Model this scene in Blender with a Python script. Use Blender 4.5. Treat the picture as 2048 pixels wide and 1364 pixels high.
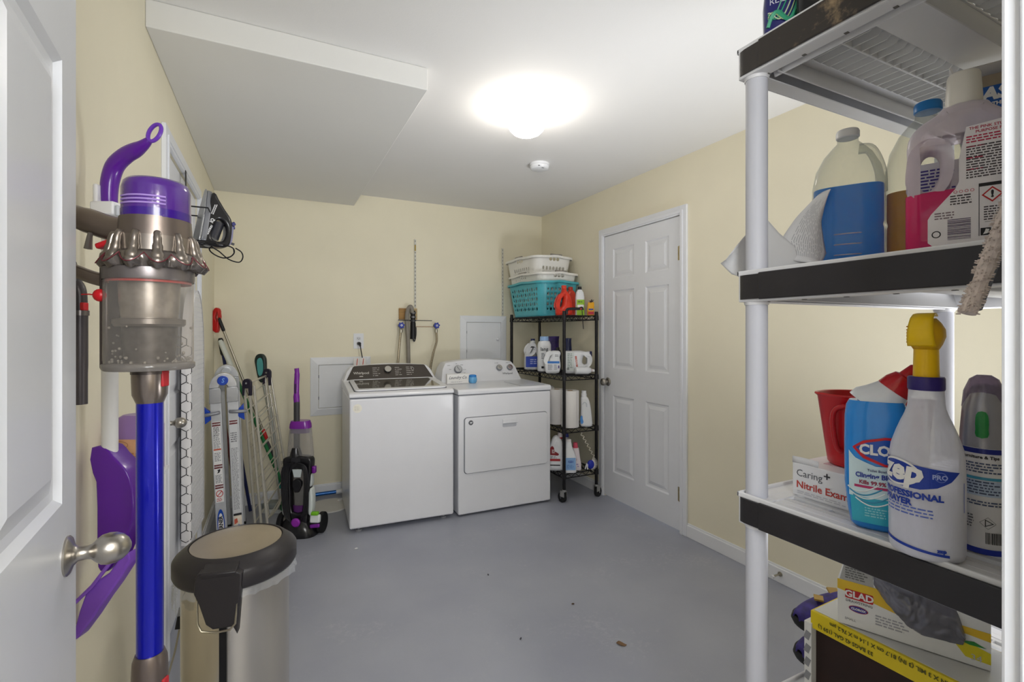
import bpy, bmesh, math, random
from mathutils import Vector, Matrix, noise
random.seed(7)
R = math.radians
for o in list(bpy.data.objects): bpy.data.objects.remove(o, do_unlink=True)
SC = bpy.context.scene; COL = SC.collection
# ------------------------------------------------------------------ camera
cam = bpy.data.objects.new('camera', bpy.data.cameras.new('camera')); COL.objects.link(cam)
cam.location = (0, 0, 1.291); cam.rotation_euler = (R(90), 0, -.4588)
cam.data.sensor_width = 36; cam.data.lens = 16.963; cam.data.shift_y = -.00903; cam.data.clip_start = .02
SC.camera = cam
# ------------------------------------------------------------------ light and exposure
LAMP = 18.0       # emission of the ceiling globe
HALL = 80.0       # emission of the hallway globe, an unseen fill added for brightness
SC.view_settings.view_transform = 'Standard'; SC.view_settings.look = 'None'
SC.view_settings.exposure = 0.70; SC.view_settings.gamma = 1; SC.view_settings.use_curve_mapping = False
w = bpy.data.worlds.new('world'); SC.world = w; w.use_nodes = True
w.node_tree.nodes['Background'].inputs[0].default_value = (.93, .96, 1, 1); w.node_tree.nodes['Background'].inputs[1].default_value = .8

def area(name, loc, target, size, power, col=(1, 1, 1), spread=180):
    l = bpy.data.lights.new(name, 'AREA'); l.energy = power; l.size = size; l.color = col; l.spread = R(spread)
    o = bpy.data.objects.new(name, l); COL.objects.link(o); o.location = loc; o.rotation_euler = (Vector(loc)-Vector(target)).to_track_quat('Z', 'Y').to_euler()
area('corner_fill', (1.90, .42, .50), (1.05, 1.65, 2.41), .5, 10.5, (.94, .96, 1), 115)  # added fill in the unseen front corner, aimed up to brighten the ceiling
area('doorway_fill', (.12, -.75, 1.65), (.85, .8, 1.45), .7, 18, (.94, .97, 1))  # added fill behind the camera, no fixture; lifts the shelves and foreground
# ------------------------------------------------------------------ materials
def lin(c):
    if isinstance(c, str): c = [int(c[i:i+2], 16)/255 for i in (0, 2, 4)]
    return tuple((x/12.92 if x <= .04045 else ((x+.055)/1.055)**2.4) for x in c) + (1,)
MC = {}
def mat(col, rough=.5, metal=0, var=.04, scale=8, bump=0, bscale=60, emit=0, coat=0, trans=0, ior=1.45, spec=.5, sss=0, stretch=None):
    key = (col, rough, metal, var, scale, bump, bscale, emit, coat, trans, spec, sss, stretch)
    if key in MC: return MC[key]
    m = bpy.data.materials.new('m_'+str(col)); m.use_nodes = True; nt = m.node_tree; b = nt.nodes['Principled BSDF']; L = nt.links.new
    c = lin(col)
    b.inputs['Base Color'].default_value = c; b.inputs['Roughness'].default_value = rough; b.inputs['Metallic'].default_value = metal
    b.inputs['IOR'].default_value = ior; b.inputs['Specular IOR Level'].default_value = spec
    b.inputs['Coat Weight'].default_value = coat; b.inputs['Coat Roughness'].default_value = .08; b.inputs['Transmission Weight'].default_value = trans
    tc = nt.nodes.new('ShaderNodeTexCoord'); src = tc.outputs['Object']
    if stretch:
        mp = nt.nodes.new('ShaderNodeMapping'); mp.inputs['Scale'].default_value = stretch; L(src, mp.inputs[0]); src = mp.outputs[0]
    if var:
        n = nt.nodes.new('ShaderNodeTexNoise'); n.inputs['Scale'].default_value = scale; n.inputs['Detail'].default_value = 4; L(src, n.inputs['Vector'])
        r = nt.nodes.new('ShaderNodeValToRGB'); r.color_ramp.elements[0].position = .3; r.color_ramp.elements[1].position = .7
        r.color_ramp.elements[0].color = tuple(x*(1-var) for x in c[:3])+(1,); r.color_ramp.elements[1].color = tuple(min(1, x*(1+var)) for x in c[:3])+(1,)
        L(n.outputs[0], r.inputs[0]); L(r.outputs[0], b.inputs['Base Color'])
    if bump:
        n2 = nt.nodes.new('ShaderNodeTexNoise'); n2.inputs['Scale'].default_value = bscale; n2.inputs['Detail'].default_value = 3; L(src, n2.inputs['Vector'])
        bp = nt.nodes.new('ShaderNodeBump'); bp.inputs['Strength'].default_value = bump; bp.inputs['Distance'].default_value = .002
        L(n2.outputs[0], bp.inputs['Height']); L(bp.outputs[0], b.inputs['Normal'])
    if emit: b.inputs['Emission Color'].default_value = c; b.inputs['Emission Strength'].default_value = emit
    if sss: b.inputs['Subsurface Weight'].default_value = sss; b.inputs['Subsurface Radius'].default_value = (.02, .02, .02)
    MC[key] = m; return m
def film(tint, opac=.12, body=None, rough=.05, gl=.35):
    """thin clear or tinted plastic: tinted see-through shell with a glossy skin"""
    key = ('film', tint, opac, body, rough, gl)
    if key in MC: return MC[key]
    m = bpy.data.materials.new('film_'+tint); m.use_nodes = True; nt = m.node_tree; nt.nodes.clear(); L = nt.links.new
    out = nt.nodes.new('ShaderNodeOutputMaterial'); t = nt.nodes.new('ShaderNodeBsdfTransparent'); t.inputs[0].default_value = lin(tint)
    p = nt.nodes.new('ShaderNodeBsdfPrincipled'); p.inputs['Base Color'].default_value = lin(body or tint); p.inputs['Roughness'].default_value = rough
    lw = nt.nodes.new('ShaderNodeLayerWeight'); lw.inputs[0].default_value = .35
    n = nt.nodes.new('ShaderNodeTexNoise'); n.inputs['Scale'].default_value = 14
    mr = nt.nodes.new('ShaderNodeMath'); mr.operation = 'MULTIPLY_ADD'; mr.inputs[1].default_value = gl; mr.inputs[2].default_value = opac
    m2 = nt.nodes.new('ShaderNodeMath'); m2.operation = 'MULTIPLY_ADD'; m2.inputs[1].default_value = .06; m2.use_clamp = True
    L(lw.outputs['Facing'], mr.inputs[0]); L(n.outputs[0], m2.inputs[0]); L(mr.outputs[0], m2.inputs[2])
    mx = nt.nodes.new('ShaderNodeMixShader'); L(m2.outputs[0], mx.inputs[0]); L(t.outputs[0], mx.inputs[1]); L(p.outputs[0], mx.inputs[2]); L(mx.outputs[0], out.inputs[0])
    MC[key] = m; return m
WHITE = mat('eceef2', .35, var=.015); APPL = mat('eaebf0', .32, var=.01, coat=.12)
BLACK = mat('17161a', .45, var=.1); RUBBER = mat('121214', .7); STEEL = mat('b9b3a8', .28, 1, var=.06, scale=5, stretch=(30, 30, .6))
NICKEL = mat('b3aea6', .3, 1, var=.03); CHROME = mat('cfcfd0', .12, 1, var=.02); ALU = mat('d0d2d5', .38, .55, var=.06, scale=20)

# ------------------------------------------------------------------ mesh helpers
class B:
    def __init__(s): s.b = bmesh.new()
    def box(s, c, d, rot=None, taper=None):
        r = bmesh.ops.create_cube(s.b, size=1)['verts']
        for v in r:
            if taper and v.co.z > 0: v.co.x *= taper[0]; v.co.y *= taper[1]
            v.co = Vector((v.co.x*d[0], v.co.y*d[1], v.co.z*d[2]))
            if rot: v.co = rot @ v.co
            v.co += Vector(c)
        return s
    def bx(s, x0, x1, y0, y1, z0, z1): return s.box(((x0+x1)/2, (y0+y1)/2, (z0+z1)/2), (x1-x0, y1-y0, z1-z0))
    def cyl(s, p, q, r0, r1=None, seg=20, cap=True):
        p, q = Vector(p), Vector(q); r1 = r0 if r1 is None else r1; d = q-p
        m = d.to_track_quat('Z', 'Y').to_matrix().to_4x4(); m.translation = (p+q)/2
        bmesh.ops.create_cone(s.b, cap_ends=cap, segments=seg, radius1=max(r0, 1e-5), radius2=max(r1, 1e-5), depth=d.length, matrix=m); return s
    def sph(s, c, r, seg=20, sc=(1, 1, 1), rot=None):
        m = Matrix.Translation(c) @ (rot.to_4x4() if rot else Matrix.Identity(4)) @ Matrix.Diagonal((*sc, 1))
        bmesh.ops.create_uvsphere(s.b, u_segments=seg, v_segments=max(6, seg//2), radius=r, matrix=m); return s
    def tube(s, pts, r, seg=8, cap=True, closed=False):
        pts = [Vector(p) for p in pts]; n = len(pts); rr = r if isinstance(r, (list, tuple)) else [r]*n
        up = Vector((0, 0, 1)); rings = []; prev = None
        for i, p in enumerate(pts):
            a = pts[i-1] if (i or closed) else p; c = pts[(i+1) % n] if (i < n-1 or closed) else p
            t = (c-a).normalized()
            if prev is None:
                x = t.cross(up)
                if x.length < .05: x = t.cross(Vector((1, 0, 0)))
            else: x = prev - t*prev.dot(t)
            x.normalize(); prev = x; y = t.cross(x)
            rings.append([s.b.verts.new(p + (x*math.cos(k*2*math.pi/seg)+y*math.sin(k*2*math.pi/seg))*rr[i]) for k in range(seg)])
        for i in range(n if closed else n-1):
            A, C = rings[i], rings[(i+1) % n]
            for k in range(seg): s.b.faces.new((A[k], A[(k+1) % seg], C[(k+1) % seg], C[k]))
        if cap and not closed: s.b.faces.new(rings[0][::-1]); s.b.faces.new(rings[-1])
        return s
    def loft(s, secs, seg=32, cap=True):
        """secs: (z, cx, cy, rx, ry, n) superellipse rings"""
        rings = []
        for (z, cx, cy, rx, ry, n) in secs:
            ring = []
            for k in range(seg):
                a = 2*math.pi*k/seg; ca, sa = math.cos(a), math.sin(a)
                ring.append(s.b.verts.new((cx+rx*math.copysign(abs(ca)**(2/n), ca), cy+ry*math.copysign(abs(sa)**(2/n), sa), z)))
            rings.append(ring)
        for A, C in zip(rings, rings[1:]):
            for k in range(seg): s.b.faces.new((A[k], A[(k+1) % seg], C[(k+1) % seg], C[k]))
        if cap: s.b.faces.new(rings[0][::-1]); s.b.faces.new(rings[-1])
        return s
    def lathe(s, prof, seg=32, c=(0, 0), cap=True): return s.loft([(z, c[0], c[1], r, r, 2) for r, z in prof], seg, cap)
    def quadgrid(s, fn, nu, nv):
        g = [[s.b.verts.new(fn(i/nu, j/nv)) for i in range(nu+1)] for j in range(nv+1)]
        for j in range(nv):
            for i in range(nu): s.b.faces.new((g[j][i], g[j][i+1], g[j+1][i+1], g[j+1][i]))
        return s
    def holes(s, fn, nu, nv, hole):
        """grid of cells; hole(i,j)->(ru,rv) in cell units or 0; fn(u,v)->point, u,v in 0..1"""
        cache = {}
        def V(u, v):
            k = (round(u, 5), round(v, 5))
            if k not in cache: cache[k] = s.b.verts.new(fn(u, v))
            return cache[k]
        for j in range(nv):
            for i in range(nu):
                P = [(0, 0), (.5, 0), (1, 0), (1, .5), (1, 1), (.5, 1), (0, 1), (0, .5)]
                o = [V((i+a)/nu, (j+b)/nv) for a, b in P]; h = hole(i, j)
                if not h: s.b.faces.new(o); continue
                q = [s.b.verts.new(fn((i+.5+h[0]*math.cos(R(225+45*k)))/nu, (j+.5+h[1]*math.sin(R(225+45*k)))/nv)) for k in range(8)]
                for k in range(8): s.b.faces.new((o[k], o[(k+1) % 8], q[(k+1) % 8], q[k]))
        return s
    def mesh(s, m):
        s.b.from_mesh(m); return s
    def xf(s, M):
        bmesh.ops.transform(s.b, matrix=M, verts=s.b.verts); return s
    def rec(s):
        bmesh.ops.recalc_face_normals(s.b, faces=s.b.faces); return s
    def build(s, name, m, parent=None, smooth=35, bevel=0, solid=0, bseg=2, sub=0):
        s.rec(); me = bpy.data.meshes.new(name); s.b.to_mesh(me); s.b.free()
        if smooth: me.shade_smooth(); me.set_sharp_from_angle(angle=R(smooth))
        me.materials.append(m); o = bpy.data.objects.new(name, me); COL.objects.link(o)
        if parent: o.parent = parent
        if solid: md = o.modifiers.new('s', 'SOLIDIFY'); md.thickness = solid; md.offset = 0
        if sub: md = o.modifiers.new('u', 'SUBSURF'); md.levels = sub; md.render_levels = sub
        if bevel: md = o.modifiers.new('b', 'BEVEL'); md.width = bevel; md.segments = bseg; md.limit_method = 'ANGLE'; md.angle_limit = R(40)
        return o
def tag(o, label=None, cat=None, group=None, kind=None):
    for k, v in (('label', label), ('category', cat), ('group', group), ('kind', kind)):
        if v: o[k] = v
    return o
def thing(name, label, cat, loc=(0, 0, 0), rz=0, group=None):
    o = bpy.data.objects.new(name, None); COL.objects.link(o); o.location = loc; o.rotation_euler = (0, 0, R(rz)); o.empty_display_size = .05
    return tag(o, label, cat, group)
def struct(o, label=None): return tag(o, label, kind='structure')
def plate(pts, holes=(), th=.01, bevel=0, round_=False):
    """flat outline with holes, thickness along z (centred)"""
    cu = bpy.data.curves.new('c', 'CURVE'); cu.dimensions = '2D'; cu.fill_mode = 'BOTH'
    cu.extrude = max(0, th/2-bevel); cu.bevel_depth = bevel; cu.bevel_resolution = 3; cu.offset = -bevel
    for ring in [pts]+list(holes):
        sp = cu.splines.new('POLY'); sp.points.add(len(ring)-1); sp.use_cyclic_u = True
        for p, q in zip(sp.points, ring): p.co = (q[0], q[1], 0, 1)
    ob = bpy.data.objects.new('c', cu); me = bpy.data.meshes.new_from_object(ob)
    bpy.data.objects.remove(ob); bpy.data.curves.remove(cu); return me
def smooth_ring(pts, n=4):
    """closed Hermite curve through points, tangents scaled to each segment so it never loops"""
    out = []; N = len(pts); P = [Vector(p[:2]) for p in pts]
    T = [((P[(i+1) % N]-P[i]).normalized()+(P[i]-P[i-1]).normalized()).normalized() for i in range(N)]
    for i in range(N):
        p, q = P[i], P[(i+1) % N]; L_ = (q-p).length; L2 = min(L_, .045)
        for k in range(n):
            u = k/n; h1 = 2*u**3-3*u*u+1; h2 = -2*u**3+3*u*u; h3 = u**3-2*u*u+u; h4 = u**3-u*u
            if L_ > .09 and k: u = u*.9+.05
            v = p*h1+q*h2+T[i]*h3*L2+T[(i+1) % N]*h4*L2; out.append((v.x, v.y))
    return out
def spline(pts, n=6):
    pts = [Vector(p) for p in pts]; q = [pts[0]]+pts+[pts[-1]]; out = []
    for i in range(1, len(q)-2):
        p = q[i-1:i+3]
        for t in range(n):
            u = t/n; out.append(.5*((2*p[1])+(p[2]-p[0])*u+(2*p[0]-5*p[1]+4*p[2]-p[3])*u*u+(3*p[1]-p[0]-3*p[2]+p[3])*u**3))
    return out+[pts[-1]]
def ell(cx, cy, rx, ry, n=24, a0=0, a1=360): return [(cx+rx*math.cos(R(a0+(a1-a0)*k/n)), cy+ry*math.sin(R(a0+(a1-a0)*k/n))) for k in range(n)]
def rrect(x0, x1, y0, y1, r, n=4):
    o = []
    for cx, cy, a in ((x1-r, y0+r, 270), (x1-r, y1-r, 0), (x0+r, y1-r, 90), (x0+r, y0+r, 180)):
        o += [(cx+r*math.cos(R(a+90*k/n)), cy+r*math.sin(R(a+90*k/n))) for k in range(n+1)]
    return o
def frame_m(o, x, y):
    x, y = Vector(x).normalized(), Vector(y).normalized(); z = x.cross(y)
    M = Matrix((x, y, z)).transposed().to_4x4(); M.translation = o; return M
FRONT = lambda x, y, z: frame_m((x, y, z), (1, 0, 0), (0, 0, 1))      # print facing local -y
def text_me(s, size, bold=0, shear=0, sx=1, align='CENTER'):
    cu = bpy.data.curves.new('t', 'FONT'); cu.body = s; cu.size = size; cu.align_x = align; cu.align_y = 'CENTER'; cu.offset = bold; cu.shear = shear; cu.resolution_u = 2
    ob = bpy.data.objects.new('t', cu); me = bpy.data.meshes.new_from_object(ob); bpy.data.objects.remove(ob); bpy.data.curves.remove(cu)
    if sx != 1: me.transform(Matrix.Diagonal((sx, 1, 1, 1)))
    return me
def put(me, M, name, m, parent, fn=None, cut=.004, kind=None):
    """place a flat mesh through matrix M, or map it through fn(x,y)->point"""
    b = B(); b.b.from_mesh(me)
    if fn:
        bmesh.ops.triangulate(b.b, faces=b.b.faces)
        for _ in range(6):
            e = [x for x in b.b.edges if x.calc_length() > cut]
            if not e: break
            bmesh.ops.subdivide_edges(b.b, edges=e, cuts=1); bmesh.ops.triangulate(b.b, faces=b.b.faces)
        for v in b.b.verts: v.co = Vector(fn(v.co.x, v.co.y))
    else: bmesh.ops.transform(b.b, matrix=M, verts=b.b.verts)
    me2 = bpy.data.meshes.new(name); b.b.to_mesh(me2); b.b.free(); me2.materials.append(m)
    o = bpy.data.objects.new(name, me2); COL.objects.link(o); o.parent = parent
    if kind: o['kind'] = kind
    return o
def lettering(s, size, M, m, parent, fn=None, bold=0, shear=0, sx=1, align='CENTER', dx=0, dy=0, name='lettering'):
    me = text_me(s, size, bold, shear, sx, align); me.transform(Matrix.Translation((dx, dy, 0)))
    return put(me, M, name, m, parent, fn)
def lines_me(w, h, rows, seed=0, fill=.55, word=.012, ragged=.25):
    """rows of little dashes standing for fine print, centred"""
    rnd = random.Random(seed); b = bmesh.new(); rh = h/rows
    for r in range(rows):
        x = -w/2; end = w/2-rnd.random()*ragged*w; y = h/2-(r+.5)*rh
        while x < end:
            l = min(word*(.3+rnd.random()), end-x)
            if l < .0004: break
            vs = [b.verts.new((a, c, 0)) for a, c in ((x, y-rh*fill/2), (x+l, y-rh*fill/2), (x+l, y+rh*fill/2), (x, y+rh*fill/2))]; b.faces.new(vs)
            x += l+word*.22
    me = bpy.data.meshes.new('l'); b.to_mesh(me); b.free(); return me
def bars_me(w, h, n=26, seed=3):
    rnd = random.Random(seed); b = bmesh.new(); x = -w/2
    while x < w/2:
        l = w/n*(.3+rnd.random()*.9); vs = [b.verts.new((a, c, 0)) for a, c in ((x, -h/2), (x+l, -h/2), (x+l, h/2), (x, h/2))]; b.faces.new(vs); x += l+w/n*(.4+rnd.random()*.6)
    me = bpy.data.meshes.new('l'); b.to_mesh(me); b.free(); return me
def flat(pts):
    b = bmesh.new(); f = b.faces.new([b.verts.new((p[0], p[1], 0)) for p in pts]); bmesh.ops.triangulate(b, faces=[f]); me = bpy.data.meshes.new('f'); b.to_mesh(me); b.free(); return me
def ring_me(cx, cy, rx, ry, wd, n=28):
    b = bmesh.new(); A = [b.verts.new((x, y, 0)) for x, y in ell(cx, cy, rx, ry, n)]; C = [b.verts.new((x, y, 0)) for x, y in ell(cx, cy, rx-wd, ry-wd, n)]
    for k in range(n): b.faces.new((A[k], A[(k+1) % n], C[(k+1) % n], C[k]))
    me = bpy.data.meshes.new('f'); b.to_mesh(me); b.free(); return me
def fine(w, h, rows, M, m, parent, fn=None, dx=0, dy=0, seed=0, word=.006, fill=.5, ragged=.25):
    me = lines_me(w, h, rows, seed, fill, word, ragged); me.transform(Matrix.Translation((dx, dy, 0))); return put(me, M, 'fine_print', m, parent, fn)
def wrapc(r, z0=0, cx=0, cy=0, ry=None, off=.0006):
    """cylinder wrap: x runs round the front (-y), y goes up"""
    ry = ry or r
    return lambda x, y: (cx+(r+off)*math.sin(x/r), cy-(ry+off)*math.cos(x/r), z0+y)
INK = mat('222226', .6); INKB = mat('1c2f9c', .5); INKR = mat('c21f24', .5); INKG = mat('77787c', .6); PAPERW = mat('f1f0ee', .6, var=.01)
# ------------------------------------------------------------------ the room
XL, XR, YB, YF, ZC, ZS, XS, YS = -.387, 2.344, 4.0925, .18, 2.4115, 2.3166, .5875, 1.996
WALLM = mat('f1ead2', .75, var=.02, scale=3, bump=.12, bscale=220)
CEILM = mat('e9e8e6', .85, var=.012, scale=2, bump=.1, bscale=200)
def floor_mat():
    m = bpy.data.materials.new('painted_concrete'); m.use_nodes = True; nt = m.node_tree; b = nt.nodes['Principled BSDF']; L = nt.links.new
    tc = nt.nodes.new('ShaderNodeTexCoord'); n = nt.nodes.new('ShaderNodeTexNoise'); n.inputs['Scale'].default_value = 2.2; n.inputs['Detail'].default_value = 8; L(tc.outputs['Object'], n.inputs['Vector'])
    r = nt.nodes.new('ShaderNodeValToRGB'); r.color_ramp.elements[0].position = .3; r.color_ramp.elements[1].position = .75
    r.color_ramp.elements[0].color = lin('9a9daa'); r.color_ramp.elements[1].color = lin('a8abb5'); L(n.outputs[0], r.inputs[0])
    # pale scuffs gathered in patches
    s = nt.nodes.new('ShaderNodeTexNoise'); s.inputs['Scale'].default_value = 38; s.inputs['Detail'].default_value = 10; s.inputs['Roughness'].default_value = .75; L(tc.outputs['Object'], s.inputs['Vector'])
    s2 = nt.nodes.new('ShaderNodeTexNoise'); s2.inputs['Scale'].default_value = 2.6; L(tc.outputs['Object'], s2.inputs['Vector'])
    mu = nt.nodes.new('ShaderNodeMath'); mu.operation = 'MULTIPLY'; L(s.outputs[0], mu.inputs[0]); L(s2.outputs[0], mu.inputs[1])
    r2 = nt.nodes.new('ShaderNodeValToRGB'); r2.color_ramp.elements[0].position = .325; r2.color_ramp.elements[1].position = .42
    r2.color_ramp.elements[0].color = (0, 0, 0, 1); r2.color_ramp.elements[1].color = (.55, .55, .55, 1); L(mu.outputs[0], r2.inputs[0])
    mx = nt.nodes.new('ShaderNodeMix'); mx.data_type = 'RGBA'; L(r2.outputs[0], mx.inputs[0]); L(r.outputs[0], mx.inputs[6]); mx.inputs[7].default_value = lin('b4b5bd'); L(mx.outputs[2], b.inputs['Base Color'])
    b.inputs['Roughness'].default_value = .42
    bp = nt.nodes.new('ShaderNodeBump'); bp.inputs['Strength'].default_value = .25; bp.inputs['Distance'].default_value = .004; L(s.outputs[0], bp.inputs['Height']); L(bp.outputs[0], b.inputs['Normal'])
    return m
struct(B().bx(XL-.1, XR+.1, -2.6, YB+.1, -.1, 0).build('floor', floor_mat(), smooth=0))
struct(B().bx(XL-.1, XR+.1, YF-.12, YB+.1, ZC, ZC+.1).build('ceiling', CEILM, smooth=0))
struct(B().bx(XL, XS, YS, YB, ZS, ZC).build('ceiling_soffit', mat('e7e6e2', .85, var=.012, scale=2, bump=.1, bscale=200), smooth=0, bevel=.004))
# left wall with door opening Y 2.31..3.08, right wall with opening 2.30..3.09
D2a, D2b, DH = 2.315, 3.215, 2.035
struct(B().bx(XL-.1, XL, YF-.12, D2a, 0, ZC).bx(XL-.1, XL, D2b, YB+.1, 0, ZC).bx(XL-.1, XL, D2a, D2b, DH, ZC).build('wall_left', WALLM, smooth=0))
struct(B().bx(XR, XR+.1, YF-.12, 2.295, 0, ZC).bx(XR, XR+.1, 3.092, YB+.1, 0, ZC).bx(XR, XR+.1, 2.295, 3.092, 2.04, ZC).build('wall_right', WALLM, smooth=0))
struct(B().bx(XL, XR, YB, YB+.1, 0, ZC).build('wall_back', WALLM, smooth=0))
JL, JR = -.235, .585
struct(B().bx(XL-.1, JL, YF-.12, YF, 0, ZC).bx(JR+.02, XR+.1, YF-.12, YF, 0, ZC).bx(JL, JR+.02, YF-.12, YF, 2.06, ZC).build('wall_front', WALLM, smooth=0))
# hallway behind the doorway
struct(B().bx(-1.0, -.98, -2.6, YF-.12, 0, ZC).bx(1.5, 1.52, -2.6, YF-.12, 0, ZC).bx(-1.0, 1.52, -2.62, -2.6, 0, ZC).build('wall_hallway', mat('e9e4d6', .75, var=.02, scale=3), smooth=0))
struct(B().bx(-1.1, 1.62, -2.62, YF-.12, ZC, ZC+.1).build('ceiling_hallway', CEILM, smooth=0))
struct(B().bx(-1.1, XL-.1, -2.62, YF-.12, -.1, 0).build('floor_hallway', mat('8f9098', .5), smooth=0))
def casing(x0, x1, y0, y1, zt, wd, axis='x'):
    return B().bx(x0, x1, y0-wd, y0, 0, zt+wd).bx(x0, x1, y1, y1+wd, 0, zt+wd).bx(x0, x1, y0, y1, zt, zt+wd)
TRIMM = mat('eceef3', .35, var=.012)
# profiled casings: outer flat and inner bead
t = struct(casing(XR-.016, XR, 2.295, 3.092, 2.04, .058).build('trim_1', TRIMM, smooth=0, bevel=.003))
struct(casing(XR-.021, XR-.015, 2.285, 3.102, 2.05, .018).build('bead', TRIMM, t, smooth=0, bevel=.002))
t = struct(casing(XL, XL+.016, D2a, D2b, DH, .062).build('trim_2', TRIMM, smooth=0, bevel=.003))
struct(casing(XL+.015, XL+.021, D2a-.01, D2b+.01, DH+.01, .018).build('bead', TRIMM, t, smooth=0, bevel=.002))
# front doorway jamb and casing on the right-hand side of the picture
t = struct(B().bx(JR, JR+.02, YF-.13, YF+.002, 0, 2.06).bx(JL-.02, JL, YF-.13, YF+.002, 0, 2.06).bx(JL-.02, JR+.02, YF-.13, YF+.002, 2.04, 2.06).build('trim_3', TRIMM, smooth=0, bevel=.002))
struct(B().bx(JR+.005, JR+.07, YF, YF+.016, 0, 2.1).build('casing', TRIMM, t, smooth=0, bevel=.003))
BBM = mat('eff0f3', .4, var=.01)
def base(name, x0, x1, y0, y1):
    t = struct(B().bx(x0, x1, y0, y1, 0, .075).build(name, BBM, smooth=0, bevel=.003))
    if x1-x0 > y1-y0: B().bx(x0, x1, min(y0, y1)+(.006 if y1 > 3 else 0), y1, .074, .086).build('cap_moulding', BBM, t, smooth=0, bevel=.003)
    else: B().bx(x0+(.006 if x0 > 0 else 0), x1-(.006 if x0 < 0 else 0), y0, y1, .074, .086).build('cap_moulding', BBM, t, smooth=0, bevel=.003)
base('baseboard_right', XR-.014, XR, YF, 2.236); base('baseboard_right_rear', XR-.014, XR, 3.15, YB)
base('baseboard_back', XL, XR-.014, YB-.014, YB); base('baseboard_left', XL, XL+.014, YF, D2a-.064); base('baseboard_left_rear', XL, XL+.014, D2b+.064, YB-.014)

def panel_me(w_, h_):
    b = bmesh.new(); prev = None
    for ins, y in ((0, 0), (.010, .0075), (.022, .0085), (.046, .001), (.048, .001)):
        ring = [b.verts.new((x, y, z)) for x, z in ((ins, ins), (w_-ins, ins), (w_-ins, h_-ins), (ins, h_-ins))]
        if prev:
            for k in range(4): b.faces.new((prev[k], prev[(k+1) % 4], ring[(k+1) % 4], ring[k]))
        prev = ring
    b.faces.new(prev); bmesh.ops.recalc_face_normals(b, faces=b.faces)
    for f in b.faces:
        if f.normal.y > .9: f.normal_flip()
    me = bpy.data.meshes.new('panel'); b.to_mesh(me); b.free(); return me
def door(name, loc, rz, W, H, T, cols, rows, m):
    xs = [0]+[c for p in cols for c in p]+[W]; zs = [0]+[r for p in rows for r in p]+[H]
    b = B()
    for i in range(len(xs)-1):
        for j in range(len(zs)-1):
            if i % 2 and j % 2: continue
            b.b.faces.new([b.b.verts.new(p) for p in ((xs[i], 0, zs[j]), (xs[i+1], 0, zs[j]), (xs[i+1], 0, zs[j+1]), (xs[i], 0, zs[j+1]))])
    bmesh.ops.remove_doubles(b.b, verts=b.b.verts, dist=1e-5)
    b.bx(0, W, .010, T, 0, H)
    for x0, x1, z0, z1 in ((0, .001, 0, H), (W-.001, W, 0, H), (0, W, 0, .001), (0, W, H-.001, H)): b.bx(x0, x1, 0, .011, z0, z1)
    o = b.build(name, m, smooth=0); o.location = loc; o.rotation_euler = (0, 0, R(rz)); struct(o)
    for c in cols:
        for r in rows:
            me = panel_me(c[1]-c[0], r[1]-r[0]); me.materials.append(m); p = bpy.data.objects.new('panel', me); COL.objects.link(p); p.parent = o; p.location = (c[0], 0, r[0])
    return o
def knob(parent, p, out, egg=False, m=NICKEL, s=1, name='knob'):
    """door knob with rosette, axis along out"""
    b = B()
    if egg: prof = [(.0, 0), (.0335, 0), (.034, .003), (.031, .006), (.019, .010), (.0125, .016), (.0115, .028), (.013, .034), (.019, .040), (.0255, .048), (.0275, .058), (.0265, .068), (.022, .078), (.014, .086), (.005, .090), (.0, .0905)]
    else: prof = [(.0, 0), (.0325, 0), (.033, .004), (.027, .009), (.013, .012), (.0125, .026), (.020, .031), (.0265, .038), (.0285, .047), (.0265, .056), (.019, .062), (.008, .0645), (.0, .065)]
    b.lathe([(max(r, .0001)*s, z*s) for r, z in prof], 32)
    q = Vector(out).to_track_quat('Z', 'Y').to_matrix().to_4x4(); q.translation = p; b.xf(q)
    return b.build(name, m, parent, smooth=50)
# door 3, closed in the right wall: front faces -x
DM = mat('eaecf1', .4, var=.01)
# local x runs 0..W; rotated -90: local x -> -Y, front (-y) -> -X
d3 = door('door_3', (XR-.004, 3.088, .012), -90, .789, 2.025, .035, [(.105, .345), (.465, .69)], [(.20, .79), (1.0, 1.595), (1.69, 1.915)], DM)
knob(d3, (.045, -.0, .89), (0, -1, 0))
for z in (.235, 1.785):
    h = B().bx(.772, .7865, -.003, .002, z-.045, z+.045).cyl((.7885, -.005, z-.046), (.7885, -.005, z+.046), .0055, seg=12).build('hinge', mat('b3a480', .35, 1, var=.2, scale=60), d3)
# door 2, closed in the left wall: front faces +x, local x -> +Y
d2 = door('door_2', (XL-.006, D2a+.004, .012), 90, D2b-D2a-.008, DH-.018, .035, [(.115, .40), (.50, .785)], [(.20, .79), (1.0, 1.595), (1.69, 1.915)], DM)
knob(d2, (.065, -.0, .905), (0, -1, 0), egg=True, s=.8)
# door 1, open in the foreground: hinge at the left jamb, swung back along the left wall; local x -> +Y, front (-y) faces +x
d1 = door('door_1', (-.196, .195, .012), 95.3, .742, 2.03, .035, [(.10, .32), (.42, .666)], [(.22, .80), (1.045, 1.648), (1.745, 1.93)], mat('e6e9ef', .32, var=.01))
knob(d1, (.742-.055, -.0, .966), (0, -1, 0), egg=True, s=.8)
B().bx(.741, .744, .006, .03, .87, .98).build('latch_plate', NICKEL, d1)

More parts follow.
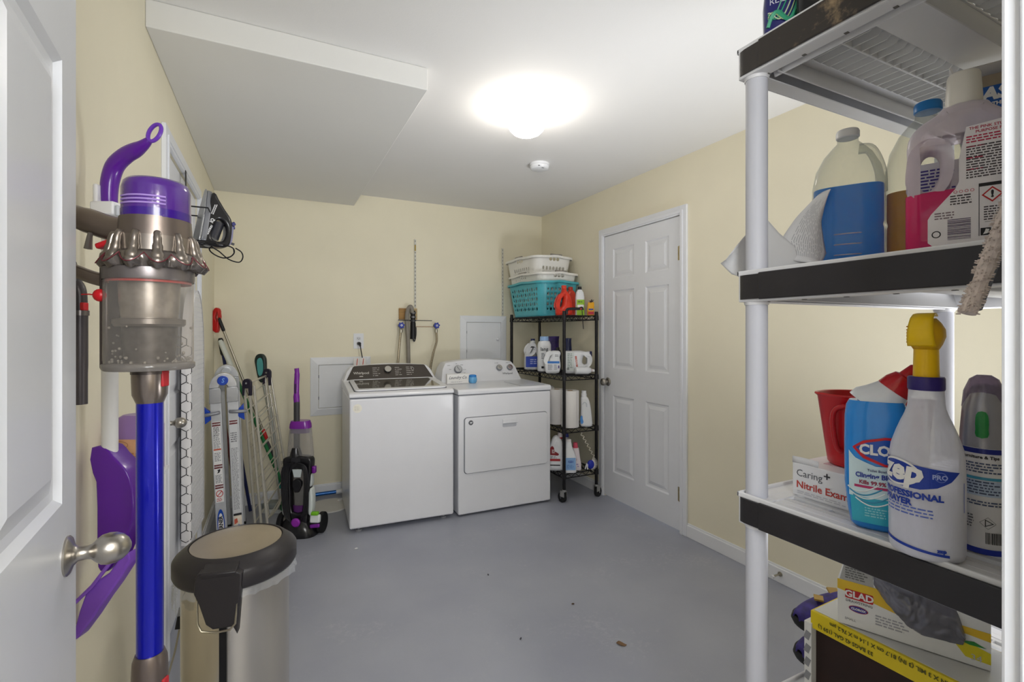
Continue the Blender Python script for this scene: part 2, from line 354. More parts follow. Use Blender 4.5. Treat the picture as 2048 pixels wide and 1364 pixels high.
# ------------------------------------------------------------------ ceiling lamp and smoke detector
t = thing('ceiling_lamp', 'round frosted white glass dome light glowing on the ceiling', 'ceiling light', (1.133, 2.129, ZC))
B().lathe([(.078, -.03), (.084, -.026), (.082, -.017), (.087, -.013), (.087, 0)], 40).build('base_ring', mat('dfe0e2', .4), t)
B().lathe([(.02, -.142), (.045, -.138), (.068, -.127), (.086, -.108), (.095, -.085), (.0965, -.065), (.091, -.045), (.079, -.031), (.05, -.029)], 48).build('glass_shade', mat('fff8ee', .3, var=0, emit=LAMP), t, smooth=60)
t = thing('smoke_detector', 'small round white smoke detector on the ceiling beyond the lamp', 'smoke detector', (1.592, 2.808, ZC))
B().lathe([(.05, -.038), (.058, -.034), (.064, -.022), (.064, -.016)], 36).build('cover', WHITE, t, smooth=50)
B().lathe([(.060, -.017), (.066, -.014), (.066, 0)], 36).build('base', WHITE, t)
B().box((.0, -.045, -.0385), (.018, .006, .002)).box((-.03, -.050, -.030), (.014, .008, .004)).build('vent_slot', mat('55565c', .6), t)
t = thing('hallway_fill_lamp', 'round white dome added unseen on the hallway ceiling as fill light', 'ceiling light', (.35, -1.2, ZC))  # added out of view to light the room through the doorway
B().lathe([(.078, -.03), (.087, -.013), (.087, 0)], 32).build('base_ring', mat('dfe0e2', .4), t)
B().lathe([(.02, -.142), (.068, -.127), (.095, -.085), (.091, -.045), (.079, -.031)], 32).build('glass_shade', mat('fff7ec', .3, var=0, emit=HALL), t, smooth=60)

# ------------------------------------------------------------------ back wall fittings
def access_panel(x, z, knobx, label):
    t = thing('access_panel', label, 'wall panel', (x, YB, z))
    W = .46; b = B()
    for k in range(4):   # mitred sloping frame
        pass
    bm = b.b; rings = []
    for ins, y in ((0, 0), (0, -.004), (.003, -.006), (.050, -.016), (.058, -.016), (.060, -.006)):
        rings.append([bm.verts.new((a, y, c)) for a, c in ((ins, ins), (W-ins, ins), (W-ins, W-ins), (ins, W-ins))])
    for A, C in zip(rings, rings[1:]):
        for k in range(4): bm.faces.new((A[k], A[(k+1) % 4], C[(k+1) % 4], C[k]))
    b.build('frame', WHITE, t, smooth=0)
    B().bx(.0625, W-.0615, -.010, -.004, .0625, W-.0615).build('door', WHITE, t, smooth=0, bevel=.001)
    for zz in (.14, .31): B().bx(.058, .063, -.013, -.009, zz-.012, zz+.012).build('hinge', mat('55565a', .5), t, smooth=0)
    if knobx: knob(t, (.363, -.010, .245), (0, -1, 0), m=WHITE, s=.42)
    return t
access_panel(.257, .628, False, 'white square wall access panel low on the back wall beside the washer')
access_panel(1.50, .977, True, 'white square wall access panel with knob behind the dryer')
t = thing('wall_outlet', 'white duplex wall outlet above the washer with black plug', 'outlet', (.622, YB, 1.215))
B().bx(-.04, .04, -.005, 0, -.062, .062).build('cover_plate', WHITE, t, smooth=0, bevel=.002)
for dz in (-.02, .02):
    r = B().mesh(plate(rrect(-.017, .017, -.0145, .0145, .008), th=.003)).xf(FRONT(0, -.0055, dz)).build('socket', mat('dcdde0', .4), t)
    if dz > 0: B().bx(-.008, -.005, -.0078, -.0068, dz-.002, dz+.006).bx(.005, .008, -.0078, -.0068, dz-.002, dz+.005).cyl((0, -.0078, dz-.008), (0, -.0068, dz-.008), .0025, seg=10).build('slot', INK, r)
t = thing('power_cord', 'black plug and cord running down from the outlet behind the washer', 'cord', (.622, YB, 1.195))
B().cyl((0, -.009, 0), (0.004, -.034, 0), .014, .012, seg=14).cyl((0.004, -.034, .002), (.008, -.042, -.022), .011, .006, seg=12).build('plug', BLACK, t)
B().tube(spline([(.008, -.042, -.02), (.016, -.04, -.07), (.024, -.042, -.12), (.03, -.045, -.20), (.034, -.05, -.35), (.05, -.06, -.6)]), .0042).build('cord', BLACK, t)
t = thing('warning_tag', 'white paper tags with red print hanging on the cord behind the washer', 'tag', (.60, 4.03, 1.04))
B().quadgrid(lambda u, v: ((u-.5)*.055, .004*math.sin(u*6), (v-.5)*.08), 6, 4).build('tag', PAPERW, t, solid=.0006)
B().quadgrid(lambda u, v: (.045+(u-.5)*.05, -.012+.004*math.sin(u*5+1), .004+(v-.5)*.075), 6, 4).build('tag', PAPERW, t, solid=.0006)
for x, y in ((0, -.006), (.045, -.018)): B().box((x, y, .0), (.005, .0012, .07), Matrix.Rotation(.12, 3, 'Y')).build('stripe', mat('d2553f', .6), t)
def standard(x, z0, z1, label, extra=False):
    t = thing('shelf_standard', label, 'shelf track', (x, YB, z0), group='slotted shelf tracks')
    L_ = z1-z0; n = int(L_/.032)
    b = B(); b.holes(lambda u, v: ((u-.5)*.016, -.009, v*L_), 1, n, lambda i, j: (.16, .28)); b.build('face', mat('dedcd2', .45), t, solid=.0012)
    B().bx(-.0085, -.007, -.009, 0, 0, L_).bx(.007, .0085, -.009, 0, 0, L_).build('flange', mat('d6d4ca', .45), t, smooth=0)
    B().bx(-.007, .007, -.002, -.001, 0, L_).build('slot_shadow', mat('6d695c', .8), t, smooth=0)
    if extra: B().bx(-.006, .004, -.018, -.009, L_-.10, L_-.05).build('bracket_clip', mat('b49a4c', .5), t, smooth=0, bevel=.001)
    return t
standard(1.09, 1.50, 2.085, 'white slotted metal shelf track standing above the washer hookups', True)
standard(1.92, 1.44, 2.07, 'white slotted metal shelf track beside the laundry baskets')

def valve(x, label, hose, hl):
    t = thing('water_valve', label, 'valve', (x, YB, 1.345), group='blue handled water valves')
    B().cyl((0, 0, 0), (0, -.012, 0), .018, seg=16).cyl((0, -.01, 0), (0, -.045, 0), .009, seg=12).cyl((0, -.03, 0), (0, -.034, -.035), .009, .011, seg=12).build('body', mat('a9a59b', .35, 1), t)
    b = B(); pts = []
    for k in range(24):
        a = 2*math.pi*k/24; r = .0245+(.0035 if (k % 4) in (0, 1) else -.003); pts.append((r*math.cos(a), r*math.sin(a)))
    b.mesh(plate(pts, th=.012, bevel=.002)).xf(FRONT(0, -.052, 0)).build('handle', mat('2c3fa3', .4), t)
    B().cyl((0, -.058, 0), (0, -.061, 0), .009, seg=14).build('cap', WHITE, t); B().cyl((0, -.061, 0), (0, -.0618, 0), .004, seg=10).build('screw', INKB, t)
    h = thing('supply_hose', hl, 'hose', (x, YB, 1.31))
    B().tube(spline(hose, 8), .0095, 10).build('braided_hose', mat('a79c85', .4, .6, var=.35, scale=160), h)
    B().cyl((hose[0][0], hose[0][1], hose[0][2]+.004), (hose[0][0], hose[0][1], hose[0][2]-.02), .014, seg=12).build('nut', mat('b5b0a2', .35, 1), h)
valve(.961, 'blue handled water valve left of the drain hose', [(0, -.035, -.005), (-.012, -.045, -.10), (-.022, -.05, -.20), (-.03, -.05, -.33), (-.02, -.05, -.5)], 'braided water hose hanging from the left valve down behind the washer')
valve(1.268, 'blue handled water valve above the gap between washer and dryer', [(0, -.035, -.005), (.0, -.05, -.10), (-.03, -.055, -.2), (-.062, -.06, -.36), (-.08, -.06, -.6)], 'braided water hose dropping between the washer and the dryer')
t = thing('drain_hose', 'thick grey drain hose hooked over the standpipe above the washer', 'hose', (1.02, YB, .9))
B().tube(spline([(.0, -.06, -.1), (.0, -.055, .15), (-.004, -.05, .35), (-.012, -.045, .50), (-.004, -.05, .575), (.012, -.065, .603), (.026, -.065, .588), (.030, -.06, .555)], 8), .017, 12).build('hose', mat('8d877d', .5), t)
t = thing('standpipe', 'black drain standpipe strapped to the back wall', 'pipe', (1.066, YB, 1.21))
B().cyl((0, -.03, .02), (0, -.03, .16), .025, .022, seg=18).cyl((0, -.03, .16), (0, -.03, .26), .019, seg=16).build('pipe', BLACK, t)
B().tube(spline([(-.01, -.03, .06), (.004, -.05, .0), (.022, -.035, .05), (.024, -.03, .12)]), .006).build('wire_strap', mat('3a3a3c', .5), t)
for z in (.17, .20, .235): B().cyl((0, -.03, z), (0, -.03, z+.012), .026, seg=18).build('clamp', mat('77777a', .4, .8), t)
t = thing('wood_block', 'small bare wood block fixed behind the drain hose', 'wood block', (.985, YB, 1.395)); t.name = 'wood_block'
B().bx(-.035, .035, -.02, 0, 0, .095).build('block', mat('a9834f', .7, var=.25, stretch=(2, 2, 14)), t, smooth=0, bevel=.002)
B().bx(.085, .12, -.02, 0, 0, .095).build('block', mat('bda57a', .7, var=.25, stretch=(2, 2, 14)), t, smooth=0, bevel=.002)
o = B().cyl((0, 0, 0), (.29, 0, -.002), .003, seg=8).build('metal_rod', BLACK); o.location = (.925, YB-.085, 1.388); tag(o, 'thin black rod lying across the drain hose', 'rod')
o = B().tube([(0, 0, 0), (.13, 0, 0), (.16, 0, -.002)], .0022).build('copper_wire', mat('b58a62', .4, .7)); o.location = (1.09, YB-.004, 1.335); tag(o, 'thin copper coloured wire on the wall right of the standpipe', 'wire')
t = thing('doorstop', 'small metal spring doorstop on the right baseboard', 'doorstop', (XR-.014, 1.61, .048))
B().cyl((0, 0, 0), (-.004, 0, 0), .012, seg=14).cyl((-.004, 0, 0), (-.055, 0, 0), .005, seg=10).build('spring', mat('b6b0a0', .35, 1), t); B().cyl((-.055, 0, 0), (-.068, 0, 0), .0085, seg=12).build('rubber_tip', WHITE, t)
for k, (x, y, s, c, n, lb) in enumerate([(1.285, 1.583, .022, '7a5f45', 'dry_leaf', 'curled brown leaf scrap on the floor near the shelving'), (.44, 2.98, .011, 'e8e8e8', 'paint_flake', 'white flake on the floor in front of the washer'), (1.02, 2.35, .008, '55555c', 'pebble', 'dark grey speck of grit in the middle of the floor'), (1.27, 1.92, .007, '5c4a3c', 'pebble', 'small brown crumb on the floor right of centre'), (.93, 1.80, .006, '4c4c52', 'pebble', 'tiny dark crumb nearest the trash can on the floor')]):
    b = B(); b.sph((0, 0, .003), 1, 8, (s, s*.45, .004 if n != 'dry_leaf' else .006))
    for v in b.b.verts: v.co += Vector((0, 0, .002+.004*math.sin(v.co.x*150)))*(1 if n == 'dry_leaf' else .2); v.co.z = max(v.co.z, .0005)
    o = b.build(n, mat(c, .8)); o.location = (x, y, 0); o.rotation_euler[2] = k*1.1+2.4; tag(o, lb, 'debris')
# ------------------------------------------------------------------ washer
wash = thing('washing_machine', 'white top-loading washing machine with a dark control panel and glass lid', 'washing machine', (.432, 3.205, 0), -3)
W, D = .685, .665
B().bx(0, W, 0, D, .03, .862).build('body', APPL, wash, smooth=0, bevel=.012, bseg=3)
B().bx(.004, W-.004, .002, D, .861, .869).build('seam', mat('6d7078', .6), wash, smooth=0)
# top deck: cross section swept along x
b = B(); prof = [(-.002, .868), (-.003, .880), (.004, .892), (.03, .900), (.49, .928), (.50, .934), (.665, .93), (.665, .868)]
for x in (-.003, W+.003): pass
v0 = [b.b.verts.new((-.003, y, z)) for y, z in prof]; v1 = [b.b.verts.new((W+.003, y, z)) for y, z in prof]
for k in range(len(prof)): b.b.faces.new((v0[k], v0[(k+1) % 8], v1[(k+1) % 8], v1[k]))
b.b.faces.new(v0); b.b.faces.new(v1[::-1]); b.build('top_deck', APPL, wash, smooth=0, bevel=.006, bseg=3)
sl = math.atan2(.028, .46); LM = Matrix.Translation((W/2, .04, .901)) @ Matrix.Rotation(sl, 4, 'X')
lid = B().mesh(plate(rrect(-.305, .305, .0, .455, .03, 6), [rrect(-.275, .275, .052, .44, .012, 4)[::-1]], .012, .003)).xf(Matrix.Translation((0, 0, .006))).xf(LM).build('lid', APPL, wash, smooth=30)
B().mesh(plate(rrect(-.31, .31, -.004, .46, .033, 6), th=.003)).xf(Matrix.Translation((0, 0, .0005))).xf(LM).build('lid_gap', mat('4b4d55', .6), lid)
B().mesh(plate(rrect(-.277, .277, .05, .442, .012, 4), th=.005)).xf(Matrix.Translation((0, 0, .007))).xf(LM).build('glass', mat('6d6a60', .06, var=0, spec=1, coat=1), lid)
# console
def console(parent, W0, W1, y0, y1, yb, z0, z1, rise, m, n=24):
    """curved splash panel: front face leans back, top edge arched"""
    b = B(); fr = []; bk = []
    for i in range(n+1):
        u = i/n; e = min(u, 1-u); top = z1+rise*math.sin(math.pi*u); sh = min(1, e/.10); hh = z0+(top-z0)*(.0+1.0*(1-(1-sh)**2.4)); xb = W0+(W1-W0)*u
        k = (hh-z0)/(z1-z0+1e-6); xi = xb+(.5-u)*.06*min(1, k)*2*0
        fr.append((b.b.verts.new((xb, y0, z0)), b.b.verts.new((xi, y0+(y1-y0)*k, hh)))); bk.append((b.b.verts.new((xb, yb, z0)), b.b.verts.new((xi, yb, hh))))
    for i in range(n):
        b.b.faces.new((fr[i][0], fr[i+1][0], fr[i+1][1], fr[i][1])); b.b.faces.new((bk[i][0], bk[i][1], bk[i+1][1], bk[i+1][0])); b.b.faces.new((fr[i][1], fr[i+1][1], bk[i+1][1], bk[i][1]))
        b.b.faces.new((fr[i][0], bk[i][0], bk[i+1][0], fr[i+1][0]))
    b.b.faces.new((fr[0][0], fr[0][1], bk[0][1], bk[0][0])); b.b.faces.new((fr[n][0], bk[n][0], bk[n][1], fr[n][1]))
    return b.build('console', m, parent, smooth=50, bevel=.004, bseg=2)
con = console(wash, .0, W, .505, .575, .665, .925, 1.022, .022, APPL)
cs = math.atan2(.07, .105); CM = frame_m(Vector((W/2, .507, .930)), (1, 0, 0), (0, math.sin(cs), math.cos(cs)))   # x right, y up the slope
CMs = lambda off: CM @ Matrix.Translation((0, 0, off))
pts = [(-.322, .004), (.322, .004), (.272, .112), (.262, .120), (.15, .127), (0, .131), (-.15, .129), (-.262, .120), (-.272, .112)]
B().mesh(plate(pts, th=.006, bevel=.002)).xf(CMs(.002)).build('control_panel', mat('4b443e', .3, .3, var=.05, coat=.5), con)
dial = B().mesh(plate(ell(0, 0, .027, .027, 36), th=.022, bevel=.003)).xf(CMs(.014) @ Matrix.Translation((-.02, .078, 0))).build('dial', mat('2b2a2c', .35), con, smooth=40)
B().mesh(plate(ell(0, 0, .025, .025, 36), th=.003, bevel=.001)).xf(CMs(.0255) @ Matrix.Translation((-.02, .078, 0))).build('dial_face', mat('cdcac2', .3, .9), dial, smooth=40)
LT = mat('cfccc6', .5)
lettering('Whirlpool', .027, CMs(.0062) @ Matrix.Translation((-.215, .058, 0)), LT, con, bold=.0006)
put(flat([(-.03, -.0035), (-.004, -.0035), (-.004, .0035), (-.03, .0035)]), CMs(.0062) @ Matrix.Translation((-.20, .03, 0)), 'print_bar', LT, con)
for dx, w_, n, al, sd in ((-.105, .055, 5, 1, 1), (.062, .055, 5, 0, 2), (.15, .06, 5, 0, 3)):
    fine(w_, .082, n, CMs(.0062), LT, con, dx=dx+(-.0 if al else .0), dy=.066, seed=sd, word=.03, fill=.22, ragged=.4)
put(ring_me(.17, .085, .012, .012, .002), CMs(.0062), 'print_ring', LT, con)
B().mesh(plate(ell(0, 0, .028, .028, 36), th=.0012)).xf(FRONT(.048, -.0008, .800)).build('sticker', mat('f6f3e8', .3), wash, smooth=0)
fine(.036, .03, 4, FRONT(.048, -.0018, .800), mat('dcd8cc', .5), wash, word=.012)
for x, y in ((.06, .05), (W-.06, .05), (.06, D-.05), (W-.06, D-.05)): B().cyl((x, y, .0), (x, y, .012), .022, seg=16).cyl((x, y, .012), (x, y, .034), .01, seg=10).build('foot', mat('8a8b90', .5), wash)

# ------------------------------------------------------------------ dryer
dry = thing('clothes_dryer', 'white front-loading clothes dryer with silver dials to the right of the washer', 'dryer', (1.149, 3.165, 0), -1)
W, D = .735, .66
B().bx(0, W, 0, D, .015, .846).build('body', APPL, dry, smooth=0, bevel=.010, bseg=3)
B().bx(.004, W-.004, .002, D, .845, .852).build('seam', mat('7b7e86', .6), dry, smooth=0)
b = B(); prof = [(-.004, .851), (-.006, .872), (.002, .885), (.014, .889), (.45, .893), (.66, .893), (.66, .851)]
v0 = [b.b.verts.new((-.004, y, z)) for y, z in prof]; v1 = [b.b.verts.new((W+.004, y, z)) for y, z in prof]
for k in range(7): b.b.faces.new((v0[k], v0[(k+1) % 7], v1[(k+1) % 7], v1[k]))
b.b.faces.new(v0); b.b.faces.new(v1[::-1]); b.build('top_deck', APPL, dry, smooth=0, bevel=.006, bseg=3)
B().mesh(plate(rrect(.49, .70, .02, .33, .012), th=.003)).xf(Matrix.Translation((0, .0, .8935))).build('recess_line', mat('d5d7de', .3), dry)
con = console(dry, .012, W-.03, .44, .52, .66, .89, 1.035, .03, APPL)
cs = math.atan2(.08, .145); CM = frame_m(Vector((W/2-.01, .44, .89)), (1, 0, 0), (0, math.sin(cs), math.cos(cs)))
for dx, dy, r, hgt in ((-.195, .108, .032, .026), (.165, .112, .025, .022), (.262, .112, .025, .022)):
    k = B().mesh(plate(ell(0, 0, r, r, 36), th=hgt, bevel=.004)).xf(CMs(hgt/2) @ Matrix.Translation((dx, dy, 0))).build('dial', mat('8f9298', .3, .8), con, smooth=40)
    B().mesh(plate(ell(0, 0, r*.86, r*.86, 36), th=.003, bevel=.001)).xf(CMs(hgt+.001) @ Matrix.Translation((dx, dy, 0))).build('dial_face', mat('c9cbce', .2, .9, var=.15, scale=20), k, smooth=40)
    B().box((0, 0, 0), (.005, r*1.2, .004)).xf(CMs(hgt+.004) @ Matrix.Translation((dx, dy, 0)) @ Matrix.Rotation(.5, 4, 'Z')).build('pointer', mat('a8abb0', .3, .6), k, smooth=0)
DG = mat('8b8d94', .6)
for dx, dy, w_, sd in ((-.26, .150, .03, 1), (-.15, .152, .03, 2), (-.255, .115, .018, 3), (-.135, .11, .022, 4), (-.25, .075, .02, 5), (-.14, .08, .02, 6), (.155, .160, .035, 7), (.26, .160, .04, 8), (-.195, .163, .018, 9)):
    fine(w_, .006, 1, CMs(.0005), DG, con, dx=dx, dy=dy, seed=sd, word=.02, fill=.6)
lettering('Whirlpool', .022, CMs(.0006) @ Matrix.Translation((.235, .062, 0)), mat('6f7178', .5), con, bold=.0005)
dr = B().mesh(plate(rrect(.040, .703, .298, .692, .022, 6), th=.004)).xf(FRONT(0, -.0005, 0)).build('door_gap', mat('6a6d75', .6), dry)
dr = B().mesh(plate(rrect(.044, .699, .302, .688, .02, 6), th=.018, bevel=.003)).xf(FRONT(0, -.004, 0)).build('door', APPL, dry, smooth=30)
B().box((.385, -.016, .647), (.115, .012, .030)).box((.385, -.0195, .634), (.125, .010, .008)).build('handle', APPL, dr, bevel=.004)
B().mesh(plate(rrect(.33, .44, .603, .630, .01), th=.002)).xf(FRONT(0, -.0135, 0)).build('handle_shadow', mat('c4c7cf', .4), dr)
B().mesh(plate(ell(.087, .655, .017, .017, 32), th=.002)).xf(FRONT(0, -.0142, 0)).build('badge', mat('55565c', .35), dr)
lettering('w', .026, FRONT(.086, -.0156, .657), mat('eceef2', .4), dr, bold=.0005, shear=.3)
for x, y in ((.05, .05), (W-.05, .05), (.05, D-.05), (W-.05, D-.05)): B().cyl((x, y, .0), (x, y, .018), .02, seg=16).build('foot', mat('6a6b70', .5), dry)
# things on the dryer
t = thing('laundry_sign', 'small white block sign with grey script lettering on the dryer', 'sign', (1.262, 3.50, .893), -1)
B().bx(-.087, .087, -.015, .015, 0, .078).build('block', PAPERW, t, smooth=0, bevel=.002)
lettering('Laundry Co.', .032, FRONT(0, -.0157, .048), mat('63666d', .6), t, shear=.45, sx=.92, bold=.0003)
fine(.11, .006, 1, FRONT(0, -.0157, .016), mat('a9abb0', .6), t, word=.02)
for z in (.005, .073): put(flat([(-.082, -.0006), (.082, -.0006), (.082, .0006), (-.082, .0006)]), FRONT(0, -.0156, z), 'border_line', mat('9b9da3', .6), t)
t = thing('gel_ball', 'small blue plastic ball container beside the script sign on the dryer', 'container', (1.388, 3.50, .893))
B().lathe([(.024, 0), (.031, .010), (.034, .026), (.031, .044), (.028, .048)], 28).build('base', mat('6fb6ea', .25, var=.03), t)
B().lathe([(.029, .047), (.030, .055), (.026, .062), (.020, .065)], 28).build('lid', mat('2f86d8', .25), t, smooth=50)

# ------------------------------------------------------------------ wire rack
RX0, RX1, RY0, RY1 = 1.965, 2.262, 3.09, 3.985
rack = thing('wire_rack', 'black wire shelving rack on casters between the dryer and the white door', 'shelving rack', (RX0, RY0, 0))
RW, RD = RX1-RX0, RY1-RY0; SZ = (1.415, .955, .555, .215)
RK = mat('19171a', .35, .3)
for x, y in ((0, 0), (RW, 0), (0, RD), (RW, RD)):
    p = B().cyl((x, y, .09), (x, y, 1.425), .0125, seg=16).build('post', RK, rack)
    B().cyl((x, y, 1.42), (x, y, 1.448), .0145, .013, seg=16).build('cap', BLACK, p)
for z in SZ:
    b = B(); r = .004
    for zz in (z, z-.032):
        b.tube([(0, 0, zz), (RW, 0, zz)], r, 6).tube([(0, RD, zz), (RW, RD, zz)], r, 6).tube([(0, 0, zz), (0, RD, zz)], r, 6).tube([(RW, 0, zz), (RW, RD, zz)], r, 6)
    for (x0, y0, x1, y1, n) in ((0, 0, RW, 0, 9), (0, RD, RW, RD, 9), (0, 0, 0, RD, 26), (RW, 0, RW, RD, 26)):
        b.tube([(x0+(x1-x0)*k/n, y0+(y1-y0)*k/n, z-(.002 if k % 2 else .030)) for k in range(n+1)], .0028, 5)
    s_ = b.build('shelf_frame', RK, rack)
    b = B()
    for k in range(1, 34): b.tube([(0, RD*k/34, z+.002), (RW, RD*k/34, z+.002)], .002, 4)
    for k in range(1, 4): b.tube([(RW*k/4, 0, z-.004), (RW*k/4, RD, z-.004)], .003, 4)
    b.build('wire_deck', RK, s_)
    for x, y in ((0, 0), (RW, 0), (0, RD), (RW, RD)): B().cyl((x, y, z-.034), (x, y, z+.004), .0185, .0165, seg=14).build('corner_collar', BLACK, s_)
for k, (x, y, a) in enumerate(((0, 0, 100), (RW, 0, 20), (0, RD, 60), (RW, RD, 60))):
    M = Matrix.Translation((x, y, 0)) @ Matrix.Rotation(R(a), 4, 'Z')
    c = B().cyl((0, 0, .088), (0, 0, .100), .016, seg=14).bx(-.014, .030, -.016, -.013, .045, .09).bx(-.014, .030, .013, .016, .045, .09).bx(-.014, .022, -.016, .016, .084, .089).xf(M).build('caster', mat('c3c2bd', .3, .9), rack)
    B().cyl((.020, -.011, .0375), (.020, .011, .0375), .0370, seg=28).xf(M).build('wheel', RUBBER, c)
    B().cyl((.020, -.018, .0375), (.020, .018, .0375), .008, seg=12).xf(M).build('axle', CHROME, c)
    if k == 1: B().box((.06, 0, .045), (.045, .02, .008)).xf(M).build('brake_pedal', WHITE, c)

# laundry baskets: one wall of holed cells round a rounded rectangle
def basket(name, label, loc, rz, m, LX, LY, H, hole, rim=.018, group=None, tp=.82, stripe=None, sheet=.0025):
    t = thing(name, label, 'laundry basket', loc, rz, group)
    P = []; N = 48; r = .07
    ring = rrect(-.5*LX, .5*LX, -.5*LY, .5*LY, r, 8); L_ = [0]
    for k in range(len(ring)): L_.append(L_[-1]+(Vector(ring[(k+1) % len(ring)])-Vector(ring[k])).length)
    def per(u):
        s = (u % 1.0)*L_[-1]
        for k in range(len(ring)):
            if s <= L_[k+1]: q = (s-L_[k])/(L_[k+1]-L_[k]+1e-9); a, c = Vector(ring[k]), Vector(ring[(k+1) % len(ring)]); return a+(c-a)*q
        return Vector(ring[0])
    def fn(u, v):
        p = per(u); f = tp+(1-tp)*v; return (p.x*f, p.y*f, v*H)
    nv = 7
    def hh(i, j):
        p = per((i+.5)/N)
        if abs(p.x)/(LX/2) > .70 and abs(p.y)/(LY/2) > .78: return 0
        return hole(i, j, p)
    b = B(); b.holes(fn, N, nv, hh); bmesh.ops.remove_doubles(b.b, verts=b.b.verts, dist=1e-5); b.build('wall', m, t, smooth=40, solid=sheet)
    b = B(); pr_ = [(tp, 0), (tp*.93, .0)]
    b.b.faces.new([b.b.verts.new((per(k/N).x*tp, per(k/N).y*tp, .002)) for k in range(N)]); b.build('bottom', m, t, smooth=0, solid=.003)
    b = B()
    prof = [(0, 0), (rim, .004), (rim+.002, -.003), (rim, -.014), (rim-.003, -.014), (rim-.002, -.003), (0, -.005)]
    rings = []
    for k in range(N):
        p = per(k/N); nrm = Vector((p.x/LX, p.y/LY)).normalized(); c = Vector((max(-LX/2+r, min(LX/2-r, p.x)), max(-LY/2+r, min(LY/2-r, p.y)))); d = (p-c).normalized() if (p-c).length > 1e-6 else nrm
        up = .012*max(0, 1-abs(abs(p.x)/(LX/2)-0)/.3)*0
        rings.append([b.b.verts.new((p.x+d.x*a, p.y+d.y*a, H+z+.010*math.exp(-((p.y/LY)/.18)**2)*(abs(p.x) > LX*.45)+.010*math.exp(-((p.x/LX)/.18)**2)*(abs(p.y) > LY*.45))) for a, z in prof])
    for k in range(N):
        A, C = rings[k], rings[(k+1) % N]
        for i in range(7): b.b.faces.new((A[i], A[(i+1) % 7], C[(i+1) % 7], C[i]))
    b.build('rim', m, t, smooth=50)
    if stripe:
        b = B(); b.tube([(x, -LY/2-rim*.6, H+.0145+.0*abs(x)) for x in (-.055, -.03, 0, .03, .055)], .008, 8); b.build('hand_grip', mat(stripe, .5), t)
        b = B(); b.tube([(-LX/2-rim*.6, y, H+.0145) for y in (-.055, -.03, 0, .03, .055)], .008, 8); b.build('hand_grip', mat(stripe, .5), t)
    return t
TEAL = mat('52b4c2', .35, var=.03)
def h_teal(i, j, p):
    if j < 1 or j > 5: return 0
    return (.34, .34) if (i+j) % 2 else (.22, .20)
def h_white(i, j, p):
    if j == 6 and min(abs(p.x), abs(p.y)) < .045: return (.46, .40)
    if j == 4 and min(abs(p.x), abs(p.y)) < .15: return (.30, .44)
    if j in (2, 3) and min(abs(p.x), abs(p.y)) < .15: return (.20, .26)
    return 0
basket('laundry_basket', 'teal plastic laundry basket on top of the wire rack', (2.125, 3.70, 1.42), 2, TEAL, .40, .58, .285, h_teal)
WB = mat('ecebe6', .4, var=.02)
basket('laundry_basket', 'white laundry basket nested directly inside the teal basket', (2.125, 3.70, 1.515), 2, WB, .383, .56, .262, h_white, stripe='8b8680', rim=.022)
basket('laundry_basket', 'topmost white laundry basket of the nested stack on the rack', (2.10, 3.73, 1.655), 3, WB, .37, .54, .262, h_white, stripe='8b8680', rim=.022)

# ------------------------------------------------------------------ bottles
def bottle(name, label, loc, rz, m, secs, cap=None, capm=None, group=None, cat='bottle', handle=None, seg=32):
    t = thing(name, label, cat, loc, rz, group)
    B().loft(secs, seg).build('bottle', m, t, smooth=50)
    if cap: B().loft(cap, 24).build('cap', capm, t, smooth=40)
    return t
def jug(name, label, loc, rz, m, outline, hole, th, cat='jug', group=None, bev=None, nm='body'):
    """flat-sided handled jug: outline in x,z, thickness along y"""
    t = thing(name, label, cat, loc, rz, group)
    b = B().mesh(plate(smooth_ring(outline, 4), [smooth_ring(hole, 4)] if hole else [], th, bev or th*.32)).xf(FRONT(0, 0, 0)); b.build(nm, m, t, smooth=60)
    return t
def lab(t, x0, x1, z0, z1, y, m, r=.004, name='label'):
    return B().mesh(plate(rrect(x0, x1, z0, z1, r), th=.0008)).xf(FRONT(0, y, 0)).build(name, m, t, smooth=0)
HDPE = mat('eef0f3', .35, var=.02, sss=.1)
# top shelf of the rack
RED = mat('e23a24', .3, var=.04)
t = jug('detergent_jug', 'bright red detergent jug with handle in front of the teal basket', (2.085, 3.285, 1.42), -20, RED, [(-.06, 0), (.06, 0), (.066, .05), (.062, .12), (.045, .17), (.02, .20), (.018, .212), (-.012, .212), (-.02, .19), (-.05, .15), (-.066, .09)], [(-.040, .07), (-.036, .12), (-.014, .15), (-.012, .12), (-.026, .07)], .085, cat='bottle')
B().lathe([(.020, .205), (.021, .235), (.018, .242)], 24, (.002, 0)).build('cap', mat('d9432f', .35), t)
t = bottle('spray_can', 'white bottle with a green label beside the red jug on the rack', (2.205, 3.235, 1.417), -20, HDPE, [(0, 0, 0, .034, .026, 3), (.004, 0, 0, .036, .028, 3), (.15, 0, 0, .036, .028, 3), (.19, 0, 0, .030, .024, 2.5), (.212, 0, 0, .016, .016, 2)], [(.212, 0, 0, .017, .017, 2), (.235, 0, 0, .014, .014, 2)], BLACK)
lab(t, -.031, .031, .004, .13, -.0285, mat('9ccb3c', .4)); lab(t, -.026, .026, .062, .09, -.0292, PAPERW); fine(.045, .012, 1, FRONT(0, -.0294, .112), INK, t, word=.02)
t = jug('detergent_jug', 'red jug standing behind the green labelled bottle on the rack', (2.225, 3.40, 1.42), -20, mat('d9442e', .3), [(-.05, 0), (.05, 0), (.055, .08), (.045, .17), (.02, .215), (-.02, .215), (-.045, .17), (-.055, .08)], None, .075, cat='bottle')
B().lathe([(.02, .213), (.02, .24), (.017, .245)], 24).build('cap', mat('c8361f', .4), t)
t = thing('snack_pouch', 'yellow and red pouch with a crumpled top at the rack right edge', 'pouch', (2.232, 3.125, 1.418), -25)
